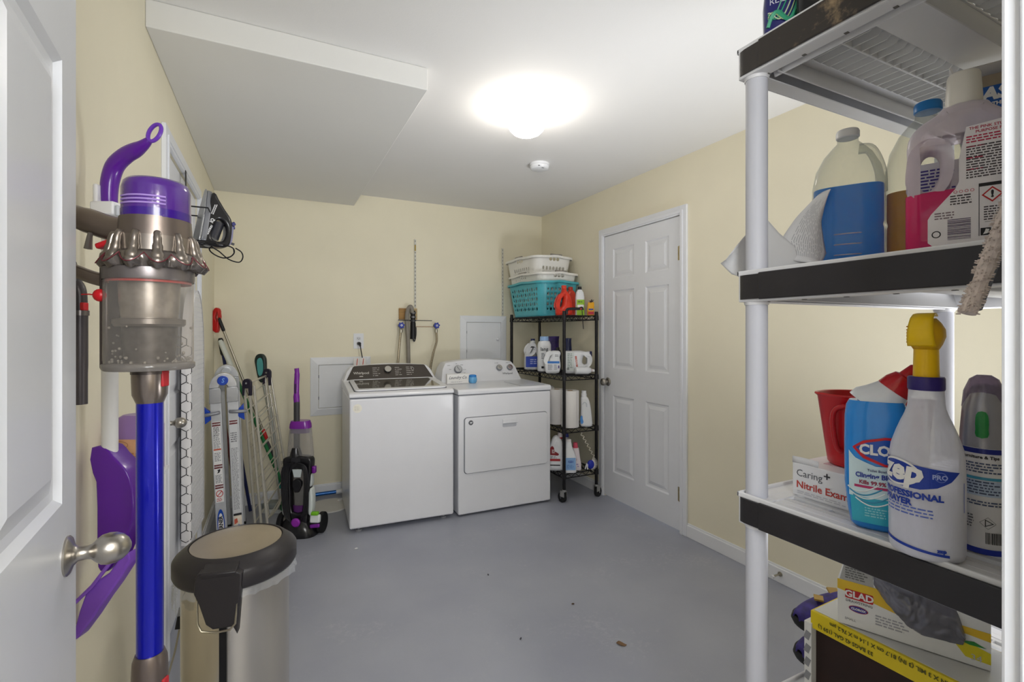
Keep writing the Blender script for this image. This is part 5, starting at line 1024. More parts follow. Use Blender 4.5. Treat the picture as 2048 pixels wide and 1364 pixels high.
for x in (.026, UW-.040):
    for y in (.030, UD-.024):
        for a, c in zip(TOPZ, TOPZ[1:]): 
            B().cyl((x, y, c-.002), (x, y, a-.050), PR, PR, seg=32, cap=True).build('post', POST, unit, smooth=50)
        for a in TOPZ[:-1]: B().cyl((x, y, a-.060), (x, y, a-.048), PR+.0015, PR+.0045, seg=32).build('post_collar', PWH, unit, smooth=50)
        B().cyl((x, y, 0), (x, y, TOPZ[-1]-.05), PR, seg=24).build('post', POST, unit, smooth=50)

def camrz(x, y, extra=0): return math.degrees(math.atan2(-x, y))*1+extra   # turn local -y towards the doorway
def rzto(x, y, extra=0):
    return math.degrees(math.atan2(-x/math.hypot(x, y), y/math.hypot(x, y)))+extra
# ---- top shelf
Z0 = 1.841
t = thing('shampoo_bottle', 'dark blue bottle with green swirl print on the top plastic shelf', 'bottle', (.872, .600, Z0), rzto(.872, .6, 8))
B().loft([(0, 0, 0, .028, .018, 2.5), (.01, 0, 0, .031, .020, 2.5), (.07, 0, 0, .032, .021, 2.5), (.14, 0, 0, .026, .018, 2.5), (.17, 0, 0, .015, .014, 2)], 40).build('bottle', mat('2a2c72', .25, var=.05, coat=.4), t, smooth=50)
B().lathe([(.017, .17), (.017, .20), (.015, .202)], 24).build('cap', mat('1f2058', .3), t)
wf = lambda x, y: (.032*math.sin(x/.032), -(.0214+.0006)*math.cos(x/.032)-.0012, y)
for k, c_ in enumerate(('3fae86', 'b9cf9a', 'd6e4c4', '3fae86', '79c4a4')):
    b = B(); b.tube([wf(-.028+.056*i/16, .028+.010*k*.6+.016*math.sin(i*.42+k*.9)+.002*i) for i in range(17)], .0012 if k else .004, 5); b.build('swirl', mat(c_, .4), t)
lettering('RELAX', .017, None, mat('d9dcec', .4), t, fn=lambda x, y: wf(x, y+.074))
t = thing('black_case', 'black rounded case with a silver lid edge on the top plastic shelf', 'case', (.895, .495, Z0), -84)
B().box((0, 0, .045), (.15, .07, .09)).build('case', mat('111113', .25, coat=.3), t, bevel=.02, bseg=4); B().box((0, 0, .092), (.152, .072, .012)).build('lid', mat('b9babd', .3, .6), t, bevel=.004)
# ---- second shelf
Z0 = 1.4035
def clear_jug(name, label, loc, rz, liquid, lev, capc, w_=.058, d_=.050, h=.275, cat='jug', tint='f1f2ee'):
    t = thing(name, label, cat, loc, rz); hs = h
    sec = lambda k: [(z, 0, 0, w_*f*k, d_*f*k, n) for z, f, n in ((0.002, .92, 4), (.010, 1, 4), (.085, 1, 4), (.092, .965, 4), (.10, 1, 4), (hs*.60, 1, 3.6), (hs*.72, .90, 3), (hs*.82, .68, 2.5), (hs*.89, .42, 2), (hs*.915, .30, 2), (hs*.955, .29, 2))]
    B().loft(sec(1), 48, cap=True).build('jug', film(tint, .05, 'dfe2e0', .04, .42), t, smooth=60)
    li = [s_ for s_ in sec(.955) if s_[0] < lev]
    li.append((lev, 0, 0, li[-1][3], li[-1][4], li[-1][5])); li[0] = (.005,)+li[0][1:]
    B().loft(li, 48).build('liquid', liquid, t, smooth=60)
    for zz in (.035, .055, .075): B().tube([(w_*1.002*math.sin(a), -d_*1.002*math.cos(a), zz) for a in [R(d) for d in range(-50, 51, 10)]], .0012, 5).build('moulded_rib', film(tint, .3, 'ffffff', .05, .3), t)
    B().lathe([(w_*.31, hs*.945), (w_*.33, hs*.95), (w_*.33, hs-.004), (w_*.30, hs)], 32).build('cap', mat(capc, .35), t)
    B().tube(spline([(w_*.30, 0, hs*.86), (w_*.62, 0, hs*.84), (w_*.86, 0, hs*.70), (w_*.9, 0, hs*.55)], 6), .010, 10).build('handle', film(tint, .16, 'eef0ee', .04, .45), t, smooth=60)
    return t
def liquid_mat(c, dark, mix=.55):
    m = bpy.data.materials.new('liquid_'+c); m.use_nodes = True; nt = m.node_tree; nt.nodes.clear(); L = nt.links.new
    o = nt.nodes.new('ShaderNodeOutputMaterial'); t_ = nt.nodes.new('ShaderNodeBsdfTransparent'); t_.inputs[0].default_value = lin(c)
    d = nt.nodes.new('ShaderNodeBsdfTranslucent'); d.inputs[0].default_value = lin(c); p = nt.nodes.new('ShaderNodeBsdfPrincipled'); p.inputs['Base Color'].default_value = lin(c); p.inputs['Roughness'].default_value = .08
    a = nt.nodes.new('ShaderNodeMixShader'); a.inputs[0].default_value = .5; L(d.outputs[0], a.inputs[1]); L(p.outputs[0], a.inputs[2])
    n = nt.nodes.new('ShaderNodeMixShader'); n.inputs[0].default_value = mix; L(t_.outputs[0], n.inputs[1]); L(a.outputs[0], n.inputs[2]); L(n.outputs[0], o.inputs[0]); return m
t = clear_jug('washer_fluid_jug', 'clear jug half full of bright blue liquid on the second plastic shelf', (1.026, .566, Z0), rzto(1.026, .566, 0), liquid_mat('27b0ff', 0, .95), .168, 'e9e9e9', .060, .052, .288)
t = clear_jug('amber_cleaner_jug', 'clear jug of amber liquid with blue cap behind the pink cleaner jug', (1.105, .468, Z0), rzto(1.105, .468, 0), liquid_mat('ecbb4c', 0, .92), .150, '2f86d2', .064, .050, .318)
lab(t, -.02, .05, .03, .19, -.0508, mat('e6e4ee', .5)); fine(.05, .14, 24, FRONT(.015, -.0518, .11), mat('4a3f96', .5), t, word=.01)
# pink cleaner jug: outline with a through handle, liquid as a second body below the level
PX = rzto(.966, .362, 3)
t = thing('pink_cleaner_jug', 'large translucent jug of pink cleaner with a white label on the second plastic shelf', 'jug', (.966, .362, Z0), PX)
OUT = [(-.066, .004), (.066, .004), (.070, .02), (.070, .18), (.062, .20), (.030, .228), (.024, .236), (-.026, .236), (-.034, .228), (-.056, .214), (-.068, .195), (-.0685, .15), (-.0685, .02)]
HOL = [(-.052, .115), (-.054, .150), (-.050, .168), (-.042, .174), (-.032, .168), (-.029, .145), (-.034, .120), (-.044, .110)]
JM = film('f3e9f2', .50, 'ece4ec', .3, .4)
B().mesh(plate(smooth_ring(OUT, 3), [smooth_ring(HOL, 3)], .062, .016)).xf(FRONT(0, 0, 0)).build('jug', JM, t, smooth=60)
B().loft([(.004, 0, 0, .064, .026, 4), (.014, 0, 0, .0712, .0322, 8), (.104, 0, 0, .0712, .0322, 8), (.107, 0, 0, .066, .028, 4.5)], 72).build('liquid', liquid_mat('fb4f92', 0, .95), t, smooth=60)
B().lathe([(.0215, .232), (.022, .25), (.020, .285), (.0185, .289), (.001, .29)], 32, (-.001, 0)).build('cap', mat('e9e5dc', .4), t)
lb = [(-.008, .150), (.0, .196), (.066, .202), (.068, .02), (-.038, .020), (-.044, .026), (-.044, .062), (-.040, .070), (-.012, .105), (-.008, .115)]
B().mesh(plate(lb, th=.0012)).xf(FRONT(0, -.0330, 0)).build('label', mat('f3eef0', .4), t, smooth=0)
FR = lambda x, z: FRONT(x, -.0339, z); PK = mat('c2294e', .5)
lettering('THE PINK STUFF THE MIRACLE ALL', .0058, FR(.003, .192), PK, t, bold=.0001, align='LEFT'); lettering('PURPOSE FLOOR CLEANER', .0058, FR(.010, .186), PK, t, bold=.0001, align='LEFT')
fine(.062, .012, 3, FR(.031, .176), PK, t, word=.006); fine(.062, .050, 13, FR(.031, .142), mat('4a4348', .5), t, word=.006, seed=2)
for z in (.165, .148, .131): fine(.020, .0035, 1, FR(.010, z), PK, t, word=.008, seed=int(z*1000))
put(bars_me(.032, .026, 24), FR(-.008, .044) @ Matrix.Rotation(R(90), 4, 'Z'), 'barcode', mat('5a4a66', .5), t)
for k in range(4): put(ring_me(0, 0, .0022, .0022, .0006, 12), FR(-.012+.0062*k, .100), 'social_icon', PK, t)
fine(.028, .016, 4, FR(-.004, .088), mat('4a4348', .5), t, word=.006, seed=5); fine(.024, .012, 3, FR(-.024, .066), mat('8a7880', .5), t, word=.006, seed=8)
put(flat([(.020, .050), (.066, .050), (.066, .0505), (.020, .0505)]), FR(0, 0), 'line', INK, t); put(flat([(.014, .103), (.066, .103), (.066, .108), (.014, .108)]), FR(0, 0), 'black_header', INK, t); put(flat([(.0135, .030), (.0143, .030), (.0143, .108), (.0135, .108)]), FR(0, 0), 'line', INK, t)
dm = [(.0, .0115), (.0115, 0), (0, -.0115), (-.0115, 0)]
put(flat(dm), FRONT(.028, -.0342, .090), 'warning_diamond', INKR, t); put(flat([(a*.78, c*.78) for a, c in dm]), FRONT(.028, -.0344, .090), 'warning_diamond', PAPERW, t); lettering('!', .014, FRONT(.028, -.0347, .0900), INK, t, bold=.0007)
fine(.024, .04, 12, FR(.055, .080), mat('4a4348', .5), t, word=.005, seed=11); fine(.046, .022, 6, FR(.042, .063), mat('4a4348', .5), t, word=.005, seed=12); lettering('1L e', .008, FR(.058, .056), PK, t, bold=.0003)
for k in range(4):
    put(flat([(-.0055, -.0055), (.0055, -.0055), (.0055, .0055), (-.0055, .0055)]), FR(.021+.013*k, .036), 'pictogram', INK, t); put(flat([(-.003, -.004), (.002, -.003), (.004, .003), (.0, .004), (-.001, 0)]), FRONT(.021+.013*k, -.0343, .036), 'pictogram', PAPERW, t)
put(ring_me(0, 0, .0055, .0055, .0014, 16), FR(-.034, .038), 'recycling_mark', INK, t)
# blue box behind the pink jug
t = thing('printed_box', 'blue printed cardboard box with torn open flaps behind the pink cleaner jug', 'box', (1.19, .36, Z0), -68)
B().bx(-.085, .085, -.03, .05, 0, .30).build('box', mat('2a66b8', .45, var=.05), t, smooth=0, bevel=.001); B().bx(-.0855, .0855, -.0308, -.0303, .27, .335).build('front_flap', mat('2460b4', .45), t, smooth=0)
B().bx(-.0855, .0855, -.0312, -.0309, .325, .345).build('torn_edge', mat('a89a86', .8, var=.2), t, smooth=0)
lettering('LASTS', .030, FRONT(-.034, -.0318, .310), PAPERW, t, bold=.0016, shear=.15); lettering('THAN THE OTHERS', .0085, FRONT(-.034, -.0318, .292), PAPERW, t, bold=.0004)
B().mesh(plate(smooth_ring([(.0, .24), (.03, .29), (.06, .28), (.084, .285), (.084, .22), (.03, .22)], 3), th=.0006)).xf(FRONT(-.02, -.0315, 0)).build('orange_print', mat('d8622c', .5, var=.3, scale=60), t)
B().box((-.02, .0, .345), (.15, .003, .07), Matrix.Rotation(.9, 3, 'X')).build('top_flap', mat('ded9d2', .7), t, smooth=0); B().box((-.088, .005, .345), (.003, .05, .075), Matrix.Rotation(-.35, 3, 'Y')).build('side_flap', mat('eceae6', .7), t, smooth=0)
# curled paper leaflets at the post
t = thing('paper_leaflet', 'curled white paper leaflet leaning behind the shelf post by the blue jug', 'paper', (.90, .60, Z0))
def paper(P, nu=14, nv=10): return B().quadgrid(P, nu, nv)
ax = Vector((.8966, -.4429, 0)); az = Vector((0, 0, 1)); ay = Vector((.4429, .8966, 0))
def ipl(P, u):
    for (u0, x0_, z0_), (u1, x1_, z1_) in zip(P, P[1:]):
        if u <= u1: q = (u-u0)/(u1-u0); q = q*q*(3-2*q)*.5+q*.5; return x0_+(x1_-x0_)*q, z0_+(z1_-z0_)*q
    return P[-1][1:]
T1 = [(0, -.106, .034), (.30, -.062, .088), (.40, -.040, .134), (.62, -.006, .074), (.8, .022, .036), (1, .056, .014)]; B1 = [(0, -.104, .031), (.18, -.082, .002), (.4, -.04, .001), (1, .052, .001)]
T2 = [(0, .0, .026), (.3, -.008, .070), (.6, .026, .116), (1, .068, .162)]; B2 = [(0, .044, .010), (.3, .066, .040), (.62, .060, .100), (1, .069, .160)]
def sheet1(u, v):   # plain outer sheet: a tip behind the post, a peak, then down to the shelf
    a, c = ipl(T1, u), ipl(B1, u); return ax*(a[0]+(c[0]-a[0])*v)+az*(a[1]+(c[1]-a[1])*v)+ay*(.045-.05*u+.018*math.sin(u*5+v*1.5)+.012*v*v)
def sheet2(u, v):   # printed sheet curling up to the right
    a, c = ipl(T2, u), ipl(B2, u); return ax*(a[0]+(c[0]-a[0])*v)+az*(a[1]+(c[1]-a[1])*v)+ay*(.004+.016*math.sin(u*3)-.030*math.sin(v*2.2)+.01*u)
paper(sheet1).build('sheet', mat('d5d5d6', .6, var=.02), t, smooth=80, solid=.0005)
s2_ = paper(sheet2).build('sheet', mat('e8e8ea', .6, var=.02), t, smooth=80, solid=.0005)
me = lines_me(.8, .7, 16, 5, .22, .1); me.transform(Matrix.Translation((.5, .5, 0))); put(me, None, 'fine_print', mat('a7a8ad', .6), s2_, fn=lambda x, y: sheet2(x, y)-ay*.0014, cut=.08)
t = thing('flat_duster', 'beige fuzzy mop pad on a grey plate leaning against the right doorway edge', 'mop', (.648, .240, 1.310), -26.3)
b = B(); rnd = random.Random(8); AX = Vector((.36, 0, .93)).normalized()
b.tube([AX*(.20*k/24) for k in range(25)], [.0065+.0012*rnd.random() for k in range(25)], 10)
for k in range(700):
    p = AX*(.20*rnd.random()); a = rnd.random()*6.28; d = Vector((math.cos(a), math.sin(a), .3*math.cos(a*3)))*(.0085+.0018*rnd.random()); b.tube([p+d*.6, p+d], [.0011, .0006], 4)
b.build('fuzzy_pad', mat('cdbfb6', .9, var=.15, scale=150), t); B().tube([AX*.006+Vector((.011, .008, 0)), AX*.20+Vector((.011, .008, 0))], .007, 8).build('plate', mat('4f5666', .4), t)
# ---- third shelf
Z0 = .976
t = thing('glove_box', 'white cardboard box of nitrile gloves under the red jug', 'box', (.905, .600, Z0), -90)
B().bx(0, .175, 0, .115, 0, .062).build('box', mat('ececee', .5, var=.01), t, smooth=0, bevel=.0015)
B().quadgrid(lambda u, v: (.0+.05*u, .0+.003*math.sin(u*3), .062+.012*v), 4, 2).build('flap', mat('e6e6e8', .5), t, solid=.001); B().box((.08, .055, .0625), (.09, .03, .001)).build('opening', mat('d9b7c0', .5), t)
lettering('Caring', .0185, FRONT(.008, -.0007, .044), mat('5f6066', .5), t, align='LEFT'); lettering('+', .022, FRONT(.0655, -.0007, .049), mat('3a3a40', .5), t, bold=.0003)
lettering('Nitrile Exam', .0185, FRONT(.008, -.0007, .022), mat('c0473f', .5), t, align='LEFT', bold=.0004); fine(.10, .007, 2, FRONT(.06, -.0007, .008), mat('c9c9cf', .5), t, word=.012)
t = thing('measuring_pitcher', 'red plastic pitcher with a spout standing on the glove box', 'pitcher', (.990, .530, Z0+.064), rzto(1.0, .525, 0))
RP = mat('cc1a22', .3, var=.03, coat=.15); b = B(); N = 56; rg = []
for (z, r) in ((0, .044), (.004, .047), (.02, .049), (.128, .057), (.132, .061), (.135, .060), (.134, .056), (.128, .054), (.02, .046), (.008, .044)):
    ring = []
    for k in range(N):
        a = 2*math.pi*k/N; sp_ = math.exp(-((math.degrees(a)-192+360) % 360-0)**2/400) if False else math.exp(-(((math.degrees(a)-195) % 360 if (math.degrees(a)-195) % 360 < 180 else (math.degrees(a)-195) % 360-360)/16)**2)
        rr = r*(1+.14*sp_*(z/.135)**2); fl2 = 1-.06*max(0, math.cos(a*1+R(90)))*0; ring.append(b.b.verts.new((rr*math.cos(a), rr*math.sin(a), z)))
    rg.append(ring)
for A_, C_ in zip(rg, rg[1:]):
    for k in range(N): b.b.faces.new((A_[k], A_[(k+1) % N], C_[(k+1) % N], C_[k]))
b.b.faces.new(rg[0][::-1]); b.b.faces.new(rg[-1]); b.build('cup', RP, t, smooth=50)
B().tube(spline([(-.006, -.060, .118), (-.030, -.058, .110), (-.036, -.055, .085), (-.030, -.050, .04), (-.022, -.046, .03)], 5), .0045, 8).build('moulded_crease', RP, t, smooth=60)
B().tube(spline([(.060, 0, .120), (.085, 0, .115), (.088, 0, .08), (.072, 0, .045), (.052, 0, .035)], 6), .008, 10).build('handle', RP, t, smooth=60)
# toilet cleaner: bent neck bottle
t = thing('toilet_cleaner_bottle', 'blue angled neck bottle with red cap beside the white spray bottle', 'bottle', (.872, .438, Z0), rzto(.872, .438, 0))
BLB = mat('2390ea', .22, var=.02, coat=.3); secs = [(0, 0, 0, .028, .018, 3), (.006, 0, 0, .034, .022, 3), (.03, 0, 0, .038, .025, 3), (.07, 0, 0, .042, .026, 3), (.14, 0, 0, .0425, .026, 3), (.178, 0, 0, .042, .025, 3), (.196, -.001, 0, .039, .024, 2.8), (.204, .0, 0, .036, .023, 2.6)]
B().loft(secs, 48).build('bottle', BLB, t, smooth=60)
nk = Matrix.Translation((.004, 0, .200)) @ Matrix.Rotation(R(38), 4, 'Y')
B().loft([(-.012, -.004, 0, .036, .022, 2.6), (0, -.004, 0, .035, .022, 2.4), (.012, -.001, 0, .030, .021, 2.2), (.030, 0, 0, .022, .019, 2)], 36).xf(nk).build('neck', mat('e6ebf2', .3), t, smooth=60)
B().loft([(.028, 0, 0, .0235, .0215, 2), (.042, 0, 0, .0215, .020, 2), (.054, 0, 0, .016, .015, 2), (.056, 0, 0, .0115, .011, 2), (.074, .0, 0, .0085, .008, 2), (.078, 0, 0, .004, .004, 2)], 36).xf(nk).build('cap', mat('c01420', .3, coat=.3), t, smooth=40)
tf = lambda x, y: (.0425*math.sin(x/.0445), -.0268*max(0, math.cos(x/.052))**.7, y)
def band(nm, pts, m, off=0): 
    put(flat(pts), None, nm, m, t, fn=lambda x, y: (tf(x, y)[0], tf(x, y)[1]-off, y), cut=.006)
band('lower_label', [(-.036, .012), (.036, .012), (.040, .05), (.042, .055), (-.042, .055), (-.040, .05)], mat('35b4d0', .25), .0004)
band('label', [(-.043, .052), (.043, .052), (.044, .113), (.03, .105), (.0, .103), (-.03, .113), (-.044, .124)], mat('d6eef6', .3), .0006)
band('logo', [(-.036, .130), (-.018, .142), (.012, .150), (.042, .150), (.042, .104), (.012, .104), (-.018, .114)], mat('cf1a2a', .3), .0009)
band('logo', [(-.030, .130), (-.014, .139), (.012, .146), (.042, .146), (.042, .108), (.012, .108), (-.014, .118)], mat('1f55b8', .3), .0012)
def tl(s_, sz, x, y, m, bold=.0003, al='LEFT'): 
    me = text_me(s_, sz, bold, 0, 1, al); me.transform(Matrix.Translation((x, y, 0))); put(me, None, 'lettering', m, t, fn=lambda a, c: (tf(a, c)[0], tf(a, c)[1]-.0016, c), cut=.008)
tl('CLOROX', .0215, -.024, .128, PAPERW, .0009); tl('Toilet Bowl Cleaner', .0055, -.012, .096, mat('3c3f77', .5), .0001); tl('Clinging Bleach', .0105, -.030, .087, mat('2a3fa0', .5), .0004); tl('Kills 99.9%', .0085, -.024, .076, mat('9c2f50', .5), .0003)
band('pink_band', [(-.032, .067), (.036, .067), (.036, .071), (-.032, .071)], mat('c0306c', .4), .0010)
for k in range(5):
    b = B(); b.tube([Vector(tf(-.030+.05*i/12-.004*k, .050+.004*k-.010*math.sin(i*.26)+.0006*k*i*.3))+Vector((0, -.0008, 0)) for i in range(13)], .0011, 5); b.build('wave_print', mat('3a9cc4' if k % 2 else 'f2fbff', .3), t)
me = lines_me(.035, .016, 4, 4, .5, .006); me.transform(Matrix.Translation((.002, .030, 0))); put(me, None, 'fine_print', mat('8ed8e6', .4), t, fn=lambda a, c: (tf(a, c)[0], tf(a, c)[1]-.0010, c))
# professional sprayer
t = thing('spray_bottle', 'translucent white spray bottle with yellow trigger head and blue print', 'spray bottle', (.838, .357, Z0), rzto(.838, .357, -14))
r0 = .0425
B().lathe([(.036, 0), (.041, .003), (.0425, .010), (.0428, .10), (.0420, .128), (.0415, .140), (.040, .152), (.034, .172), (.029, .186), (.0265, .192), (.0258, .1935), (.0250, .196), (.0243, .1975), (.0237, .200), (.0231, .2015), (.0225, .204), (.0218, .2055), (.0208, .212), (.0204, .222), (.0198, .234)], 64).build('bottle', film('f4f5fd', .55, 'f4f5fe', .3, .3), t, smooth=60)
B().lathe([(.038, .004), (.0395, .012), (.0396, .075), (.038, .078)], 48).build('liquid', mat('dde2fa', .3, sss=.2), t, smooth=60)
B().tube([(0, 0, .01), (0, 0, .22)], .0022, 8).build('dip_tube', mat('e6e8ee', .4), t)
b = B(); n = 40
for k in range(n):
    pass
b.lathe([(.0205, .232), (.0212, .234), (.0212, .249), (.020, .251)], 48); b.build('collar', mat('2a1a6c', .35), t)
for k in range(30):
    pass
YL = mat('f0c000', .32, var=.02)
B().lathe([(.0150, .248), (.0142, .285), (.0140, .298)], 36).build('head_tube', YL, t, smooth=60)
B().loft([(.290, 0, .0, .0145, .0145, 2), (.297, 0, .0, .0180, .019, 2.2), (.308, 0, 0, .0215, .023, 2.2), (.318, 0, 0, .0210, .023, 2.2), (.327, 0, .0, .0165, .020, 2.2), (.334, 0, .002, .0105, .014, 2.2)], 40).build('trigger_head', mat('d9a808', .4, var=.03), t, smooth=60)
pth = spline([(-.019, .296), (-.0245, .304), (-.0255, .315), (-.023, .327), (-.016, .336), (-.004, .340), (.010, .338), (.018, .330)], 4) if False else [(-.019, .295), (-.0248, .303), (-.0260, .313), (-.0245, .324), (-.0190, .334), (-.0100, .3395), (.002, .341), (.012, .338)]
def strap(u, v):
    k = min(6, int(v*7)); q = v*7-k; y0_, z0_ = pth[k]; y1_, z1_ = pth[k+1]; wd = .0160-.0055*v; x = (u-.5)*2*wd-.001
    return (x, y0_+(y1_-y0_)*q+.004*(2*abs(u-.5))**2, z0_+(z1_-z0_)*q)
B().quadgrid(strap, 8, 21).build('trigger', mat('f2c80c', .32), t, smooth=70, solid=.0022)
for k in range(6): B().tube([(.0212*math.cos(a), .0225*math.sin(a), .300+.0045*k) for a in [R(d) for d in range(150, 256, 12)]], .0011, 5).build('grip_ridge', mat('e08a14', .4), t)
zf = wrapc(.0428)
def zp(me, nm, m, off=0): put(me, None, nm, m, t, fn=wrapc(.0428, off=.0004+off), cut=.006)
def zt_(s_, sz, x, y, m, bold=.0003, sh=0, al='LEFT', off=.0006):
    me = text_me(s_, sz, bold, sh, 1, al); me.transform(Matrix.Translation((x, y, 0))); zp(me, 'lettering', m, off)
ZB = mat('1c3ea8', .35)
zp(flat([(-.055, .136), (.050, .125), (.038, .112), (.022, .103), (.004, .098), (-.055, .098)]), 'blue_swoosh', ZB)
zp(ring_me(-.026, .117, .031, .019, .0028, 36), 'logo_oval', PAPERW, .0004); zt_('zep', .041, -.051, .1195, PAPERW, .0017, .15, off=.0008)
zp(ring_me(.026, .118, .0068, .0068, .0007, 20), 'seal', mat('7f93dc', .4), .0004); zt_('PRO', .0088, .0165, .1175, mat('a9b8ee', .4), .0003)
zt_('PROFESSIONAL', .0118, -.052, .0885, ZB, .0006, 0); zt_('SPRAYER', .0118, -.052, .0775, ZB, .0006)
me = lines_me(.078, .014, 3, 6, .42, .008); me.transform(Matrix.Translation((-.006, .066, 0))); zp(me, 'fine_print', mat('5c72c4', .4))
zp(flat([(-.055, .018), (.036, .010), (.036, .0135), (-.055, .0225)]), 'blue_stripe', ZB); zt_('zep', .007, .022, .0185, ZB, .0005)
me = lines_me(.020, .10, 1, 6, .5, .008); zp(flat([(.058, .07), (.060, .07), (.060, .11), (.058, .11)]), 'side_print', mat('6d7ec4', .4))
# aerosol cans
t = thing('air_freshener_can', 'aerosol can with a grey domed cap and green button beside the sprayer', 'spray can', (.925, .325, Z0), rzto(.925, .325, -4))
B().lathe([(.024, 0), (.0262, .003), (.0262, .148), (.0245, .152)], 48).build('can', mat('efedee', .3, coat=.2), t, smooth=50)
B().lathe([(.0266, .0), (.0266, .008)], 40, cap=False).build('blue_band', mat('2438a8', .3), t); B().lathe([(.0266, .142), (.0266, .149)], 40, cap=False).build('blue_band', mat('1e2a86', .3), t)
B().loft([(.150, 0, 0, .0265, .0265, 2), (.17, 0, 0, .026, .026, 2), (.205, 0, 0, .0235, .0245, 2), (.225, 0, 0, .019, .021, 2), (.236, 0, 0, .013, .014, 2), (.239, 0, 0, .006, .007, 2)], 40).build('actuator', mat('a9a8ae', .25, .25), t, smooth=60)
B().loft([(.205, 0, .004, .0245, .0255, 2), (.228, 0, .004, .0225, .023, 2), (.246, 0, .004, .016, .016, 2), (.252, 0, .004, .008, .008, 2)], 40).build('cap_dome', film('b7aac0', .45, 'a99db4', .1, .3), t, smooth=60)
put(flat(smooth_ring([(-.006, .166), (.006, .166), (.0068, .176), (.0068, .192), (.004, .201), (-.004, .201), (-.0068, .192), (-.0068, .176)], 2)), None, 'green_button', mat('168a3c', .3), t, fn=lambda x, y: (.0262*math.sin(x/.026), -(.0262-.0055*max(0, (y-.166)/.07)**1.2)*math.cos(x/.026)-.002, y))
def cp(me, nm, m, off=0): put(me, None, nm, m, t, fn=wrapc(.0262, off=.0008+off), cut=.006)
cp(flat([(-.04, .105), (.04, .105), (.04, .109), (-.04, .109)]), 'teal_stripe', mat('4fa8c8', .4)); cp(flat([(-.04, .082), (.04, .082), (.04, .104), (-.04, .104)]), 'blue_tint', mat('c4d4ea', .4))
me = text_me('Furniture & Tips', .006, .0002, 0, 1, 'LEFT'); me.transform(Matrix.Translation((-.022, .137, 0))); cp(me, 'lettering', INK, .0003)
for z, n_, sd in ((.122, 4, 1), (.094, 5, 2), (.072, 2, 3)):
    me = lines_me(.046, .004*n_, n_, sd, .5, .006); me.transform(Matrix.Translation((0, z, 0))); cp(me, 'fine_print', mat('55617f', .5), .0003)
me = bars_me(.019, .016, 18); me.transform(Matrix.Translation((.013, .024, 0))); cp(me, 'barcode', INK, .0003)
cp(ring_me(.006, .045, .006, .006, .0018, 3), 'recycling_mark', INK, .0004); cp(ring_me(.006, .045, .0085, .0085, .0005, 4), 'mark_border', INK, .0003); me = lines_me(.012, .02, 5, 9, .5, .005); me.transform(Matrix.Translation((-.014, .045, 0))); cp(me, 'fine_print', mat('77777d', .5), .0003)
t = thing('cleaner_can', 'orange spray can with pinkish cap behind the grey topped can', 'spray can', (1.005, .335, Z0), rzto(1.0, .335, 0))
B().lathe([(.026, 0), (.028, .003), (.028, .16), (.024, .172), (.012, .178)], 40).build('can', mat('dc6a1e', .3, var=.2, scale=30, coat=.3), t, smooth=50); B().lathe([(.024, .174), (.026, .178), (.025, .222), (.016, .232)], 36).build('cap', mat('b9aeb8', .35), t, smooth=50)
B().lathe([(.0285, .02), (.0285, .07)], 40, cap=False).build('label', mat('e0c23a', .4), t)
t = thing('lotion_tube', 'pink and white tube between the sprayer and the grey topped can', 'tube', (1.075, .478, Z0), rzto(1.07, .47, 0))
B().loft([(0, 0, 0, .018, .018, 2), (.02, 0, 0, .022, .020, 2.2), (.15, 0, 0, .026, .004, 3)], 28).build('tube', mat('e6d6dc', .4), t, smooth=60); B().loft([(.13, 0, -.0, .0255, .0075, 3), (.19, .004, 0, .027, .003, 3)], 28).build('pink_end', mat('c0607a', .4, var=.1), t)
# ---- fourth shelf
Z0 = .561
t = thing('bag_box', 'yellow edged carton of large trash bags on the lowest visible plastic shelf', 'box', (.945, .590, Z0), -88)
BW_, BH_ = .36, .184
B().bx(0, BW_, .012, .16, 0, .149).build('inner_carton', mat('2a1712', .6, var=.25, scale=20), t, smooth=0)
B().bx(0, BW_, 0, .16, .150, BH_).build('lid_band', mat('e8cf1e', .4, var=.02), t, smooth=0, bevel=.0015)
B().bx(.004, BW_-.004, .006, .156, BH_-.001, BH_+.001).build('lid_top', mat('dcdcd8', .4), t, smooth=0)
B().bx(-.010, .004, -.004, .022, 0, .160).build('end_flap', mat('e6e6e4', .5), t, smooth=0, bevel=.001)
UPM = lambda x, z: frame_m((x, -.0012, z), (-1, 0, 0), (0, 0, -1)) @ Matrix.Diagonal((1, 1, 1, 1))
lettering('2 FT 8 IN X 3 FT 8.8 IN X 3 MIL (3 IN) 81.7 cm X 1.14 m X 76.2 \u00b5m', .0098, UPM(.165, .176), mat('5c5a1c', .5), t, bold=.0003, sx=.93)
lettering('33 BAGS 42 GAL (159 L)', .0098, UPM(.062, .161), mat('5c5a1c', .5), t, bold=.0003, sx=.93)
for k in range(5): B().box((-.0035, -.0045, .03+.026*k), (.010, .001, .016), Matrix.Rotation(.3, 3, 'Y')).build('flap_print', mat('8f9094', .5), t, smooth=0)
lettering('HUSKY', .03, FRONT(.19, .0112, .118) @ Matrix.Rotation(R(180), 4, 'Z'), mat('d9d5ce', .5), t, bold=.001, shear=.2)
B().mesh(plate(smooth_ring([(.06, .06), (.14, .09), (.22, .06), (.30, .05), (.30, .01), (.08, .01)], 3), th=.001)).xf(FRONT(0, .0108, 0)).build('red_print', mat('8c2420', .5, var=.2), t)
t = thing('drawstring_bag_box', 'small white and yellow box of small trash bags lying on the yellow carton', 'box', (.948, .541, Z0+.1865), -67)
GW, GH = .205, .082
B().bx(0, GW, 0, .075, 0, GH).build('box', mat('ebebe8', .45, var=.01), t, smooth=0, bevel=.001)
YE = mat('eac22e', .4)
def gp(pts, nm, m, off=.0004): put(flat(pts), FRONT(0, -off, 0), nm, m, t)
